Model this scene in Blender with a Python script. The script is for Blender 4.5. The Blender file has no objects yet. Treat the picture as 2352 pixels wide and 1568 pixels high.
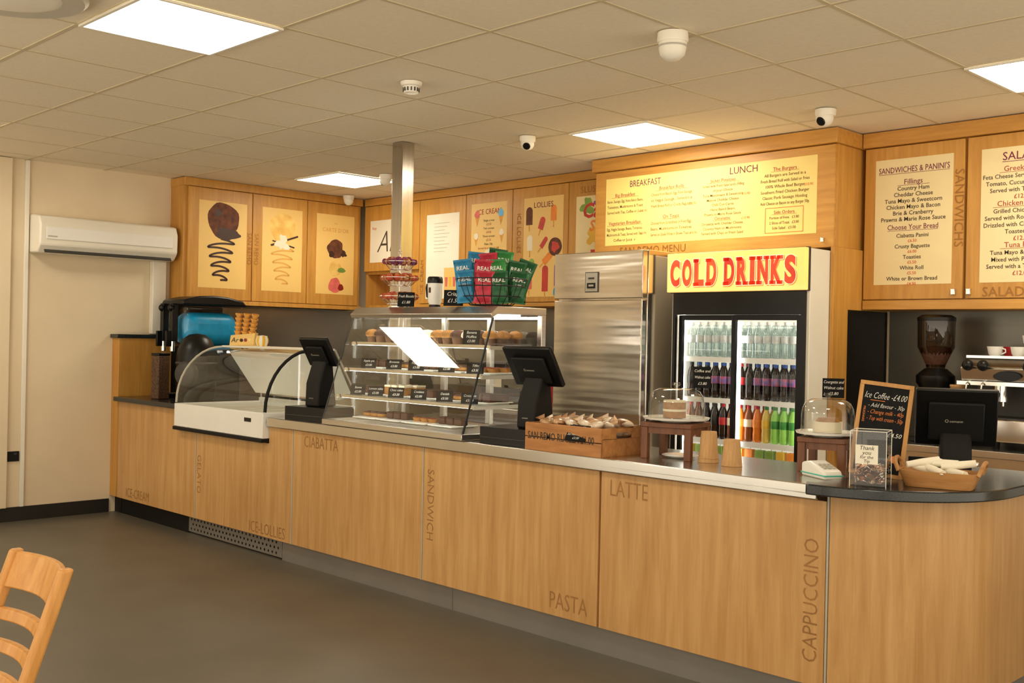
import bpy, bmesh, math, random
from mathutils import Matrix, Vector
random.seed(7)
D=bpy.data; C=bpy.context
sc=C.scene
try:
    sc.view_settings.view_transform='Standard'; sc.view_settings.look='None'
except Exception: pass
COL=C.collection
# ------------------------------------------------------------------ materials
def lin(h):
    r=[int(h[i:i+2],16)/255 for i in (0,2,4)]
    return tuple((c/12.92 if c<=.04045 else ((c+.055)/1.055)**2.4) for c in r)
def mat(name,col,rough=.5,metal=0,var=.1,scale=6,stretch=(1,1,1),bump=0,emit=0,ecol=None,coat=0,alpha=1,dist=0,spec=.5,col2=None,detail=4):
    if isinstance(col,str): col=lin(col)
    if isinstance(col2,str): col2=lin(col2)
    m=D.materials.new(name); m.use_nodes=True; nt=m.node_tree; b=nt.nodes['Principled BSDF']
    tc=nt.nodes.new('ShaderNodeTexCoord'); mp=nt.nodes.new('ShaderNodeMapping'); mp.inputs['Scale'].default_value=stretch
    n=nt.nodes.new('ShaderNodeTexNoise'); n.inputs['Scale'].default_value=scale; n.inputs['Detail'].default_value=detail; n.inputs['Distortion'].default_value=dist
    r=nt.nodes.new('ShaderNodeValToRGB')
    nt.links.new(tc.outputs['Object'],mp.inputs['Vector']); nt.links.new(mp.outputs[0],n.inputs['Vector']); nt.links.new(n.outputs['Fac'],r.inputs[0])
    c1=col2 if col2 else tuple(max(0,c*(1-var)) for c in col); c2=col if col2 else tuple(min(1,c*(1+var)) for c in col)
    r.color_ramp.elements[0].position=.3; r.color_ramp.elements[1].position=.7
    r.color_ramp.elements[0].color=(*c1,1); r.color_ramp.elements[1].color=(*c2,1)
    nt.links.new(r.outputs[0],b.inputs['Base Color'])
    b.inputs['Roughness'].default_value=rough; b.inputs['Metallic'].default_value=metal; b.inputs['Specular IOR Level'].default_value=spec
    b.inputs['Coat Weight'].default_value=coat
    if bump:
        bp=nt.nodes.new('ShaderNodeBump'); bp.inputs['Strength'].default_value=bump; bp.inputs['Distance'].default_value=.01
        nt.links.new(n.outputs['Fac'],bp.inputs['Height']); nt.links.new(bp.outputs[0],b.inputs['Normal'])
    if emit:
        b.inputs['Emission Strength'].default_value=emit
        if ecol: b.inputs['Emission Color'].default_value=(*ecol,1)
        else: nt.links.new(r.outputs[0],b.inputs['Emission Color'])
    return m
def wood(name,a,b_,rough=.45,sc_=3,st=(9,9,.7),mul=.3):
    m=D.materials.new(name); m.use_nodes=True; nt=m.node_tree; b=nt.nodes['Principled BSDF']
    tc=nt.nodes.new('ShaderNodeTexCoord'); mp=nt.nodes.new('ShaderNodeMapping'); mp.inputs['Scale'].default_value=st
    n=nt.nodes.new('ShaderNodeTexNoise'); n.inputs['Scale'].default_value=sc_; n.inputs['Detail'].default_value=8; n.inputs['Roughness'].default_value=.65; n.inputs['Distortion'].default_value=.4
    n2=nt.nodes.new('ShaderNodeTexNoise'); n2.inputs['Scale'].default_value=1.3; n2.inputs['Detail'].default_value=2
    r=nt.nodes.new('ShaderNodeValToRGB'); r.color_ramp.elements[0].position=.3; r.color_ramp.elements[1].position=.68
    r.color_ramp.elements[0].color=(*lin(a),1); r.color_ramp.elements[1].color=(*lin(b_),1)
    mx=nt.nodes.new('ShaderNodeMixRGB'); mx.blend_type='MULTIPLY'; mx.inputs[0].default_value=mul
    r2=nt.nodes.new('ShaderNodeValToRGB'); r2.color_ramp.elements[0].color=(.6,.55,.5,1); r2.color_ramp.elements[0].position=.3; r2.color_ramp.elements[1].position=.6
    L=nt.links.new
    L(tc.outputs['Object'],mp.inputs[0]); L(mp.outputs[0],n.inputs['Vector']); L(tc.outputs['Object'],n2.inputs['Vector'])
    L(n.outputs['Fac'],r.inputs[0]); L(n2.outputs['Fac'],r2.inputs[0]); L(r.outputs[0],mx.inputs[1]); L(r2.outputs[0],mx.inputs[2]); L(mx.outputs[0],b.inputs['Base Color'])
    b.inputs['Roughness'].default_value=rough
    bp=nt.nodes.new('ShaderNodeBump'); bp.inputs['Strength'].default_value=.08; bp.inputs['Distance'].default_value=.004
    L(n.outputs['Fac'],bp.inputs['Height']); L(bp.outputs[0],b.inputs['Normal'])
    return m
def glass(name,tint=(.96,.98,.97),base=.05,rough=.01):
    m=D.materials.new(name); m.use_nodes=True; nt=m.node_tree; nt.nodes.clear(); N=nt.nodes.new; L=nt.links.new
    o=N('ShaderNodeOutputMaterial'); mx=N('ShaderNodeMixShader'); t=N('ShaderNodeBsdfTransparent'); g=N('ShaderNodeBsdfGlossy')
    lw=N('ShaderNodeLayerWeight'); lw.inputs[0].default_value=.5
    p=N('ShaderNodeMath'); p.operation='POWER'; p.inputs[1].default_value=5
    a=N('ShaderNodeMath'); a.operation='MULTIPLY_ADD'; a.inputs[1].default_value=.9; a.inputs[2].default_value=base
    t.inputs[0].default_value=(*tint,1); g.inputs['Roughness'].default_value=rough
    L(lw.outputs['Facing'],p.inputs[0]); L(p.outputs[0],a.inputs[0]); L(a.outputs[0],mx.inputs[0]); L(t.outputs[0],mx.inputs[1]); L(g.outputs[0],mx.inputs[2]); L(mx.outputs[0],o.inputs[0])
    return m
OAK=wood('light_oak','BF8E54','D9AC72',.36,mul=.32,st=(8,8,.55))
OAKC=wood('cabinet_oak','BC8438','D69F4C',.42)
OAKH=wood('cabinet_oak_rail','BC8438','D69F4C',.42,st=(.8,9,9))
OAKD=mat('engraved_wood','A0723E',.7,var=.15)
OAKD2=mat('engraved_cabinet_wood','A06C2C',.7,var=.15)
CHAIRW=wood('chair_beech','C08038','E0A65C',.35)
CRATEW=wood('crate_pine','9A6434','C88C52',.55,st=(1,9,9))
DARKW=wood('dark_walnut','5A3118','7E4C2A',.4)
BASKW=wood('basket_wood','A06C38','C8935A',.5,st=(1,9,9))
CREAMWALL=mat('cream_plaster','E3D2B4',.85,var=.03,scale=3,bump=.03)
GREYWALL=mat('grey_panel','66635A',.3,var=.05,metal=.6)
BLACKRUB=mat('black_skirting','1C1916',.5,var=.2)
FLOORM=mat('vinyl_floor','5E594F',.42,var=.12,scale=2.2,detail=8,bump=.02)
TILE=mat('ceiling_tile','ECE0C8',.9,var=.03,scale=60,bump=.05)
TBAR=mat('ceiling_bar','CDBE9E',.6,var=.04)
STEEL=mat('brushed_steel',(.66,.63,.58),.3,1,var=.08,scale=4,stretch=(1,1,40),bump=.02)
STEELW=mat('fridge_steel',(.62,.58,.52),.2,1,var=.04,scale=1.6,stretch=(.35,.35,5.5),bump=1.0,detail=2)
STEELC=mat('worktop_steel',(.68,.66,.62),.22,1,var=.05,scale=5,bump=.01)
STEELV=mat('pillar_steel',(.50,.465,.42),.2,1,var=.10,scale=3,stretch=(12,12,.5),bump=.03)
CHROME=mat('chrome',(.8,.78,.74),.12,1,var=.03)
MSTEEL=mat('machine_steel',(.5,.49,.47),.25,1,var=.05)
KICK=mat('kick_steel',(.34,.32,.30),.33,.6,var=.06,scale=3)
DSTEEL=mat('dark_splash_steel',(.36,.33,.29),.24,1,var=.05,scale=1.5)
STONE=mat('black_granite','17181A',.18,var=.5,scale=220,col2='2E3436')
BLK=mat('black_plastic','0A0A0B',.35,var=.2,spec=.35)
BLKM=mat('matte_black','0E0D0D',.6,var=.2,spec=.3)
SLATE=mat('slate_tag','161617',.8,var=.25,scale=40,spec=.2)
CHALK=mat('chalk_white','E8E6DE',.9,var=.05)
CHALKO=mat('chalk_orange','E88A48',.9,var=.05)
WHITEP=mat('white_plastic','EDE8DA',.4,var=.02)
WHITE=mat('white_enamel','F2F1EC',.3,var=.02)
GREYP=mat('grey_plastic','B9B4A6',.4,var=.04)
DGREY=mat('dark_grey','3A3835',.5,var=.1)
WIRE=mat('dark_wire','1A1816',.4,.5,var=.1)
GL=glass('clear_glass',base=.06)
GLE=glass('end_glass',(.93,.965,.95),.06)
GLD=glass('cooler_glass',(.95,.96,.95),.03)
GLC=glass('acrylic',(.95,.96,.95),.06)
GLJ=glass('jar_acrylic',(.97,.975,.97),.045)
GLB=glass('smoked_hopper',(.45,.38,.32),.06)
BOARD=mat('cream_menu_board','EFDCA8',.55,var=.02)
BOARDY=mat('yellow_menu_board','F6DC84',.5,var=.02)
BOARDO=mat('orange_poster','EFC878',.5,var=.05,scale=2)
PAPER=mat('white_paper','F0EAD8',.8,var=.03)
INKR=mat('red_ink','A63A30',.8); INKP=mat('purple_ink','7A2848',.8); INKB=mat('dark_ink','473A2E',.8); INKO=mat('orange_ink','D8602A',.8); INKM=mat('menu_brown_ink','6A5028',.8); INKG=mat('gold_ink','D69A48',.8)
LIGHT=mat('panel_light','FFFFFF',.5,var=0,emit=18,ecol=(1,.90,.72))
LED=mat('strip_glow','FFFFFF',.5,var=0,emit=14,ecol=(1,.95,.85))
LEDC=mat('cooler_led','FFFFFF',.5,var=0,emit=9,ecol=(1,.98,.90))
SIGN=mat('lit_sign','FFD080',.4,col2='F9AC4A',scale=2,emit=1.0)
SIGNR=mat('sign_red','E0562E',.5,col2='C43020',scale=7,emit=.5)
SIGNW=mat('sign_cream','FFE9BC',.5,var=.02,emit=.9)
# ------------------------------------------------------------------ objects
def thing(name,label,cat,loc=(0,0,0),rz=0,group=None,kind=None,tilt=None):
    o=D.objects.new(name,None); o.empty_display_size=.05; o.location=loc; o.rotation_euler=(0,0,math.radians(rz)) if tilt is None else tilt
    COL.objects.link(o); o['label']=label; o['category']=cat
    if group: o['group']=group
    return o
def rootmat(o):
    while o.parent: o=o.parent
    return Matrix.Translation(o.location)@o.rotation_euler.to_matrix().to_4x4()
class MB:
    def __init__(s): s.bm=bmesh.new(); s.mats=[]
    def mi(s,m):
        if m not in s.mats: s.mats.append(m)
        return s.mats.index(m)
    def add(s,vs,fs,m,smooth=False,mtx=None):
        i=s.mi(m); vv=[s.bm.verts.new((mtx@Vector(v)) if mtx else v) for v in vs]
        for f in fs:
            try: fc=s.bm.faces.new([vv[k] for k in f]); fc.material_index=i; fc.smooth=smooth
            except ValueError: pass
        return s
    def box(s,x0,x1,y0,y1,z0,z1,m,mtx=None):
        v=[(x0,y0,z0),(x1,y0,z0),(x1,y1,z0),(x0,y1,z0),(x0,y0,z1),(x1,y0,z1),(x1,y1,z1),(x0,y1,z1)]
        return s.add(v,[(0,3,2,1),(4,5,6,7),(0,1,5,4),(1,2,6,5),(2,3,7,6),(3,0,4,7)],m,False,mtx)
    def lathe(s,prof,m,c=(0,0,0),seg=24,mtx=None,sx=1,sy=1):
        vs=[];fs=[];n=len(prof)
        for k in range(seg):
            a=2*math.pi*k/seg
            for r,z in prof: vs.append((c[0]+r*math.cos(a)*sx,c[1]+r*math.sin(a)*sy,c[2]+z))
        for k in range(seg):
            k2=(k+1)%seg
            for j in range(n-1): fs.append((k*n+j,k2*n+j,k2*n+j+1,k*n+j+1))
        return s.add(vs,fs,m,True,mtx)
    def cyl(s,c,r,h,m,seg=20,r2=None,mtx=None):
        r2=r if r2 is None else r2
        return s.lathe([(0,0),(r,0),(r2,h),(0,h)],m,c,seg,mtx)
    def sph(s,c,r,m,seg=16,rings=8,sc=(1,1,1),mtx=None,z0=-1,z1=1):
        a0=math.asin(z0);a1=math.asin(z1)
        pr=[(r*math.cos(a0+(a1-a0)*i/rings),r*math.sin(a0+(a1-a0)*i/rings)*sc[2]) for i in range(rings+1)]
        return s.lathe(pr,m,c,seg,mtx,sc[0],sc[1])
    def prism(s,pts,vec,m,smooth=False,mtx=None):
        n=len(pts); vec=Vector(vec); v=[Vector(p) for p in pts]+[Vector(p)+vec for p in pts]
        return s.add(v,[tuple(range(n)),tuple(range(2*n-1,n-1,-1))]+[(i,n+i,n+(i+1)%n,(i+1)%n) for i in range(n)],m,smooth,mtx)
    def sheet(s,rows,m,smooth=True,mtx=None):
        n=len(rows[0]); v=[p for r in rows for p in r]; f=[]
        for i in range(len(rows)-1):
            for j in range(n-1): f.append((i*n+j,i*n+j+1,(i+1)*n+j+1,(i+1)*n+j))
        return s.add(v,f,m,smooth,mtx)
    def tube(s,pts,r,m,seg=8,closed=False,mtx=None):
        P=[Vector(p) for p in pts]; n=len(P); vs=[];fs=[]; up=None
        for i,p in enumerate(P):
            a=P[i-1] if (i>0 or closed) else P[0]; b=P[(i+1)%n] if (i<n-1 or closed) else P[-1]
            t=(b-a).normalized()
            if up is None: up=Vector((0,0,1)) if abs(t.z)<.9 else Vector((1,0,0))
            x=(up-t*up.dot(t)).normalized(); y=t.cross(x); up=x
            for k in range(seg):
                q=2*math.pi*k/seg; vs.append(p+x*math.cos(q)*r+y*math.sin(q)*r)
        for i in range(n if closed else n-1):
            for k in range(seg):
                i2=(i+1)%n; k2=(k+1)%seg; fs.append((i*seg+k,i2*seg+k,i2*seg+k2,i*seg+k2))
        if not closed: fs+=[tuple(range(seg-1,-1,-1)),tuple((n-1)*seg+k for k in range(seg))]
        return s.add(vs,fs,m,True,mtx)
    def text(s,body,O,r,u,size,m,maxw=None,align='CENTER',bold=0,ext=0,sx=1,fit=None):
        cu=D.curves.new('t','FONT'); cu.body=body; cu.size=1; cu.align_x=align; cu.resolution_u=2 if not fit else 6; cu.offset=bold
        ob=D.objects.new('t',cu); me=D.meshes.new_from_object(ob)
        if me and len(me.vertices):
            O=Vector(O); r=Vector(r); u=Vector(u)
            xs=[v.co.x for v in me.vertices]; ys=[v.co.y for v in me.vertices]
            if fit:
                w_,h_=fit; vs=[O+r*((v.co.x-min(xs))/(max(xs)-min(xs))*w_)+u*((v.co.y-min(ys))/(max(ys)-min(ys))*h_) for v in me.vertices]
            else:
                w=(max(xs)-min(xs))*size*sx; k=sx
                if maxw and w>maxw: k=sx*maxw/w
                vs=[O+r*v.co.x*size*k+u*v.co.y*size for v in me.vertices]
            s.add(vs,[tuple(p.vertices) for p in me.polygons],m)
        if me: D.meshes.remove(me)
        D.objects.remove(ob); D.curves.remove(cu); return s
    def obj(s,name,parent=None,world=False,bev=0,label=None,seg=2,kind=None,cat=None,group=None,smooth=True):
        if world and parent is not None: s.bm.transform(rootmat(parent).inverted())
        bmesh.ops.remove_doubles(s.bm,verts=s.bm.verts[:],dist=1e-6)
        bmesh.ops.recalc_face_normals(s.bm,faces=s.bm.faces[:])
        me=D.meshes.new(name); s.bm.to_mesh(me); s.bm.free()
        for m in s.mats: me.materials.append(m)
        try: me.set_sharp_from_angle(angle=math.radians(38))
        except Exception: pass
        o=D.objects.new(name,me); COL.objects.link(o)
        if parent is not None: o.parent=parent
        if bev: md=o.modifiers.new('b','BEVEL'); md.width=bev; md.segments=seg; md.limit_method='ANGLE'; md.angle_limit=math.radians(40)
        if label: o['label']=label
        if kind: o['kind']=kind
        if cat: o['category']=cat
        if group: o['group']=group
        return o
def dup(root,loc,rz=None,label=None):
    def cp(o,par):
        n=o.copy(); COL.objects.link(n)
        if par is not None: n.parent=par
        for ch in kids.get(o.name,[]): cp(ch,n)
        return n
    kids={}
    def walk(o):
        kids[o.name]=list(o.children)
        for c in o.children: walk(c)
    walk(root)
    n=cp(root,None); n.location=loc
    if rz is not None: n.rotation_euler=(n.rotation_euler[0],n.rotation_euler[1],math.radians(rz))
    if label: n['label']=label
    return n
def S(name,mb,**k):
    o=mb.obj(name,**k); o['kind']='structure'; return o
X1=(1,0,0);Y1=(0,1,0);Z1=(0,0,1)
# ------------------------------------------------------------------ camera
yaw,pi_,ro=[math.radians(a) for a in (45.370,-0.115,1.174)]
F0=Vector((-math.sin(yaw),math.cos(yaw),0));R0=Vector((math.cos(yaw),math.sin(yaw),0));U0=Vector((0,0,1))
F=F0*math.cos(pi_)+U0*math.sin(pi_);U=-F0*math.sin(pi_)+U0*math.cos(pi_)
R=R0*math.cos(ro)+U*math.sin(ro);U2=-R0*math.sin(ro)+U*math.cos(ro)
cd=D.cameras.new('camera');cam=D.objects.new('camera',cd);COL.objects.link(cam)
cd.sensor_width=36;cd.lens=2457.8*36/2352;cd.clip_start=.05
cam.matrix_world=Matrix(((R.x,U2.x,-F.x,0),(R.y,U2.y,-F.y,0),(R.z,U2.z,-F.z,1.427),(0,0,0,1)))
sc.camera=cam
# ------------------------------------------------------------------ world: warm daylight from the unbuilt sides, brightened below the horizon to lift the ceiling
w=D.worlds.new('world');sc.world=w;w.use_nodes=True
nt=w.node_tree;bg_=nt.nodes['Background'];tc=nt.nodes.new('ShaderNodeTexCoord');sp=nt.nodes.new('ShaderNodeSeparateXYZ');mr=nt.nodes.new('ShaderNodeMapRange');cr0=nt.nodes.new('ShaderNodeValToRGB')
nt.links.new(tc.outputs['Generated'],sp.inputs[0]);nt.links.new(sp.outputs[2],mr.inputs[0]);mr.inputs[1].default_value=-.6;mr.inputs[2].default_value=.4
nt.links.new(mr.outputs[0],cr0.inputs[0]);cr0.color_ramp.elements[0].color=(1,.875,.69,1);cr0.color_ramp.elements[1].color=(.34,.29,.215,1);cr0.color_ramp.elements[0].position=.35;cr0.color_ramp.elements[1].position=.75
nt.links.new(cr0.outputs[0],bg_.inputs[0]);bg_.inputs[1].default_value=3.2
# ------------------------------------------------------------------ room
ZC=2.69
FX,FY=2.2,-2.2
S('floor',MB().box(-8.35,FX,FY,6.4,-.1,0,FLOORM))
gx=-4.416;gy=1.81
m=MB().box(-8.35,FX,FY,6.4,ZC+.002,ZC+.1,TILE)
for i in range(-7,15):
    x=gx+.6*i
    if -8.2<x<FX: m.box(x-.009,x+.009,FY,6.3,ZC-.001,ZC+.002,TBAR)
for j in range(-10,8):
    y=gy+.6*j
    if FY<y<6.3: m.box(-8.25,FX,y-.009,y+.009,ZC-.0015,ZC+.0018,TBAR)
S('ceiling',m)
S('wall_left',MB().box(-8.35,-8.25,FY,6.4,0,ZC+.002,CREAMWALL))
S('wall_back',MB().box(-8.25,FX,6.3,6.4,0,ZC+.002,CREAMWALL))
S('baseboard_left',MB().box(-8.25,-8.235,FY,3.69,0,.105,BLACKRUB))
S('trim_1',MB().box(-8.25,-8.21,2.74,2.905,.105,ZC-.002,CREAMWALL),bev=.004)
S('trim_2',MB().box(-8.25,-8.225,3.005,3.035,.105,ZC-.002,WHITEP),bev=.004)
S('trim_3',MB().box(-8.25,-8.19,4.0,4.115,1.41,2.0,WHITEP),bev=.006)
S('trim_4',MB().box(-8.25,-8.24,4.17,6.29,.9,1.66,DSTEEL))
S('trim_6',MB().box(-8.24,-4.9,6.285,6.3,.9,1.72,DSTEEL))
S('trim_5',MB().box(-3.06,FX,6.285,6.3,.9,1.70,GREYWALL))
# ceiling lights
first=None
for (x,y) in [(gx,gy),(gx,gy+3),(gx-3,gy+3),(gx+2.4,gy+3),(gx-3.13,gy-.06),(gx+3,gy),(gx,gy-3),(gx+3,gy-3),(gx-3,gy-3)]:
    if first is None:
        first=thing('ceiling_light_panel','square white recessed LED ceiling panel, lit','ceiling light',(x+.3,y+.3,ZC-.012),group='square LED panels in the ceiling grid')
        MB().box(-.3,.3,-.3,-.285,0,.009,WHITEP).box(-.3,.3,.285,.3,0,.009,WHITEP).box(-.3,-.285,-.285,.285,0,.009,WHITEP).box(.285,.3,-.285,.285,0,.009,WHITEP).obj('frame',first)
        MB().add([(-.285,-.285,.003),(.285,-.285,.003),(.285,.285,.003),(-.285,.285,.003)],[(0,3,2,1)],LIGHT).obj('diffuser',first)
    else: dup(first,(x+.3,y+.3,ZC-.012))
t=thing('round_ceiling_vent','round white ceiling air diffuser with grey rim','vent',(gx+.25,gy-.38,ZC-.03))
MB().lathe([(.20,0),(.28,.0),(.295,.012),(.29,.028),(.2,.028)],GREYP,seg=40).obj('rim',t)
MB().lathe([(0,-.012),(.17,-.008),(.2,0),(.2,.01),(0,.01)],WHITEP,seg=40).obj('plate',t)
t=thing('smoke_detector','white round smoke detector with slotted skirt on ceiling','smoke detector',(-4.14,3.35,ZC-.055))
MB().lathe([(0,.02),(.03,.02),(.036,.0),(.04,.03),(.05,.035),(.055,.053),(0,.053)],WHITEP,seg=28).obj('body',t)
m=MB()
for k in range(14):
    a=2*math.pi*k/14; m.box(-.003,.003,.036,.042,.006,.024,DGREY,Matrix.Rotation(a,4,'Z'))
m.obj('slots',t)
def turret(x,y,r,az,label):
    t=thing('security_camera',label,'security camera',(x,y,ZC-.0035),rz=az,group='ceiling security cameras')
    MB().lathe([(0,0),(r,0),(r,-.02),(r*.93,-.035),(0,-.035)],WHITEP,seg=28).obj('mount',t)
    MB().sph((0,-r*.1,-.045),r*.85,WHITEP,seg=24,rings=12).obj('housing',t)
    m=MB(); mt=Matrix.Translation((0,-r*.1,-.045))@Matrix.Rotation(math.radians(125),4,'X')
    m.lathe([(0,r*.86),(r*.42,r*.80),(r*.48,r*.70)],BLK,mtx=mt,seg=20); m.obj('lens',t)
turret(-4.68,4.72,.05,35,'small white turret camera with black lens')
turret(-2.91,5.19,.055,-10,'white turret camera with dark lens beside the menu cabinet')
turret(-6.63,5.13,.05,-60,'small turret camera with dark lens near the steel pillar')
turret(-7.89,5.69,.05,-120,'small white camera in the corner')
t=thing('security_camera','large white dome camera with stepped mount','security camera',(-2.66,3.51,ZC-.0035),group='ceiling security cameras')
MB().lathe([(0,0),(.062,0),(.064,-.03),(.06,-.04),(0,-.04)],WHITEP,seg=32).obj('mount',t)
MB().lathe([(.057,-.04),(.057,-.06),(.05,-.09),(.03,-.108),(0,-.114)],WHITEP,seg=32).obj('housing',t)
MB().lathe([(.0575,-.052),(.059,-.056),(.0575,-.06)],GREYP,seg=32).obj('ring',t)
# AC
t=thing('air_conditioner','white wall-mounted split air conditioner','air conditioner',(-8.25,3.59,2.0))
pr=[(0,.0),(.15,.0),(.205,.06),(.21,.20),(.18,.27),(.05,.29),(0,.29)]
MB().prism([(p[0],-.545,p[1]) for p in pr],(0,1.09,0),WHITEP).obj('body',t,bev=.012)
MB().prism([(.2115,-.50,.10),(.2165,-.50,.10),(.2165,-.50,.19),(.2115,-.50,.19)],(0,1.0,0),WHITE).obj('panel',t,bev=.003)
MB().box(0,0.006,-.50,.50,-.04,.004,DGREY,Matrix.Translation((.16,0,.03))@Matrix.Rotation(math.radians(-40),4,'Y')).obj('outlet',t,label='dark air outlet slot')
MB().box(.2165,.218,-.49,-.42,.115,.125,GREYP).obj('badge',t)
t=thing('wall_socket','black double power socket on the cream wall','socket',(-8.25,2.93,.445))
MB().box(0,.012,-.07,.07,0,.075,BLKM).obj('plate',t,bev=.004)
for y in (-.04,.04): MB().box(.012,.016,y-.01,y+.01,.05,.063,DGREY).obj('switch',t)
# ------------------------------------------------------------------ main counter
YC=3.70
ct=thing('service_counter','long light-oak service counter with engraved words and steel kickboard','counter',(-5,3.9,0))
MB().box(-8.12,-7.13,3.722,4.30,.13,.88,OAK).box(-7.13,-5.94,3.722,4.30,.13,.73,OAK).box(-5.94,-2.03,3.722,4.30,.13,.835,OAK).obj('body',ct,world=True)
kk=MB().box(-7.04,-5.83,3.745,3.76,.012,.127,KICK).box(-8.12,-7.045,3.745,3.76,0,.13,BLKM).box(-5.825,-4.2,3.745,3.76,0,.13,KICK).box(-4.197,-2.02,3.745,3.76,0,.13,KICK)
kk.obj('kickboard',ct,world=True,label='grey steel kickboard')
m=MB()
for i in range(26):
    for j in range(3):
        x=-7.0+i*.046+(j%2)*.023
        if x<-5.86: m.lathe([(0,0),(.009,0)],BLK,mtx=Matrix.Translation((x,3.7442,.035+j*.034))@Matrix.Rotation(math.pi/2,4,'X'),seg=10)
o=m.obj('vent_holes',ct,world=True); o['kind']='stuff'
def panel(pts,words):
    p=MB().prism([(x,YC,z) for x,z in pts],(0,.02,0),OAK).obj('panel',ct,world=True,bev=.0015)
    for (wd,x,z,size,rot,mw) in words:
        m=MB()
        if rot==0: m.text(wd,(x,YC-.0012,z),X1,Z1,size,OAKD,mw,'LEFT',sx=.9,bold=-.008)
        elif rot<0: m.text(wd,(x,YC-.0012,z),(0,0,-1),X1,size,OAKD,mw,'LEFT',sx=.95,bold=-.008)
        else: m.text(wd,(x,YC-.0012,z),Z1,(-1,0,0),size,OAKD,mw,'LEFT',sx=.95,bold=-.008)
        m.obj('lettering',p,world=True,label='engraved capital letters')
panel([(-8.12,.13),(-6.885,.13),(-6.885,.732),(-7.125,.732),(-7.125,.88),(-8.12,.88)],[('ICE-CREAM',-7.96,.155,.10,0,.38)])
panel([(-6.873,.13),(-5.668,.13),(-5.668,.838),(-5.935,.838),(-5.935,.732),(-6.873,.732)],[('GELATO',-6.85,.58,.075,-1,.29),('ICE-LOLLIES',-6.16,.145,.105,0,.42)])
panel([(-5.656,.13),(-4.412,.13),(-4.412,.838),(-5.656,.838)],[('CIABATTA',-5.54,.745,.10,0,.35)])
panel([(-4.400,.13),(-3.166,.13),(-3.166,.838),(-4.400,.838)],[('SANDWICH',-4.365,.73,.075,-1,.40),('PASTA',-3.465,.165,.115,0,.235)])
panel([(-3.154,.13),(-2.036,.13),(-2.036,.838),(-3.154,.838)],[('LATTE',-3.105,.735,.105,0,.21),('CAPPUCCINO',-2.065,.215,.09,1,.47)])
for x,z in ((-6.879,.732),(-5.662,.838),(-4.406,.838),(-2.028,.865)): MB().box(x-.004,x+.004,YC-.001,YC+.018,.13,z,GREYP).obj('joint_strip',ct,world=True,label='thin grey metal joint strip')
def arc(cx,cy,r,a0,a1,n=20): return [(cx+r*math.cos(math.radians(a0+(a1-a0)*i/n)),cy+r*math.sin(math.radians(a0+(a1-a0)*i/n))) for i in range(n+1)]
pts=arc(-2.02,4.14,.44,-90,0)+[(-1.58,4.72),(-2.02,4.72)]
MB().prism([(x,y,.13) for x,y in pts],(0,0,.735),OAK,smooth=True).obj('curved_end_panel',ct,world=True,label='curved light-oak end panel')
pts=arc(-2.02,4.16,.40,-90,0)+[(-1.62,4.72),(-2.02,4.72)]
MB().prism([(x,y,0) for x,y in pts],(0,0,.13),KICK,smooth=True).obj('kickboard',ct,world=True)
t=thing('end_panel','tall oak end panel with black cap against the wall','end panel',(-8.19,3.92,0))
MB().box(-8.249,-8.13,3.70,4.14,.13,1.375,OAKC).obj('body',t,world=True,bev=.002)
MB().box(-8.249,-8.115,3.68,4.15,1.375,1.405,STONE).obj('cap',t,world=True,bev=.003)
MB().box(-8.249,-8.13,3.745,4.1,0,.13,BLKM).obj('kickboard',t,world=True)
t=thing('granite_worktop','black granite worktop under the slush machine','worktop',(-7.6,4.2,.88))
MB().box(-8.128,-7.13,3.66,4.85,.882,.918,STONE).obj('slab',t,world=True,bev=.004)
t=thing('steel_worktop','long stainless steel counter worktop with turned-down edge','worktop',(-4,4,.84))
MB().box(-5.93,-2.065,3.675,4.31,.862,.90,STEELC).box(-5.93,-2.065,3.675,3.697,.842,.862,STEELC).obj('slab',t,world=True,bev=.004)
t=thing('granite_worktop','black granite worktop with rounded end','worktop',(-1.8,4.2,.87))
pts=[(-2.10,3.66)]+[(-2.06,3.585)]+arc(-2.06,4.125,.54,-88,0)+[(-1.52,4.75),(-2.062,4.75),(-2.062,3.67)]
MB().prism([(x,y,.872) for x,y in pts],(0,0,.04),STONE,smooth=True).obj('slab',t,world=True,bev=.005)
t=thing('steel_pillar','square brushed steel pillar reaching the ceiling','pillar',(-5.47,4.37,0))
MB().box(-.052,.052,-.048,.052,0,ZC-.002,STEELV).obj('shaft',t,bev=.004)
# ------------------------------------------------------------------ gelato display
g=thing('ice_cream_display','white ice cream display freezer with curved glass','display freezer',(-6.53,4.0,.735))
xa,xb=-7.118,-5.942
MB().box(xa,xb,3.655,3.69,.762,.925,WHITE).box(xa,xb,4.34,4.375,.762,.95,WHITE).box(xa,xa+.04,3.69,4.34,.762,.925,WHITE).box(xb-.04,xb,3.69,4.34,.762,.925,WHITE).box(xa+.04,xb-.04,3.69,4.34,.762,.80,WHITE).obj('body',g,world=True,bev=.004)
MB().box(xa-.004,xb+.002,3.645,4.375,.737,.762,BLKM).obj('bumper',g,world=True,bev=.004,label='black rubber bumper rail')
for i in range(5):
    x=xa+.06+i*.216; MB().box(x,x+.2,3.72,4.32,.80,.895,WHITE).box(x+.02,x+.18,3.74,4.3,.895,.90,WHITEP).obj('pan_lid',g,world=True,bev=.004)
ar=[(4.03-.36*math.cos(math.radians(a)),.93+.40*math.sin(math.radians(a))) for a in range(0,91,9)]
MB().sheet([[(xa+.01,y,z) for y,z in ar],[(xb-.01,y,z) for y,z in ar]],GL).obj('curved_glass',g,world=True)
prof=ar+[(4.2,1.33),(4.36,1.06),(4.36,.93)]
for x in (xa+.006,xb-.006):
    MB().add([(x,y,z) for y,z in prof],[tuple(range(len(prof)))],GLE).obj('end_glass',g,world=True)
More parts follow.
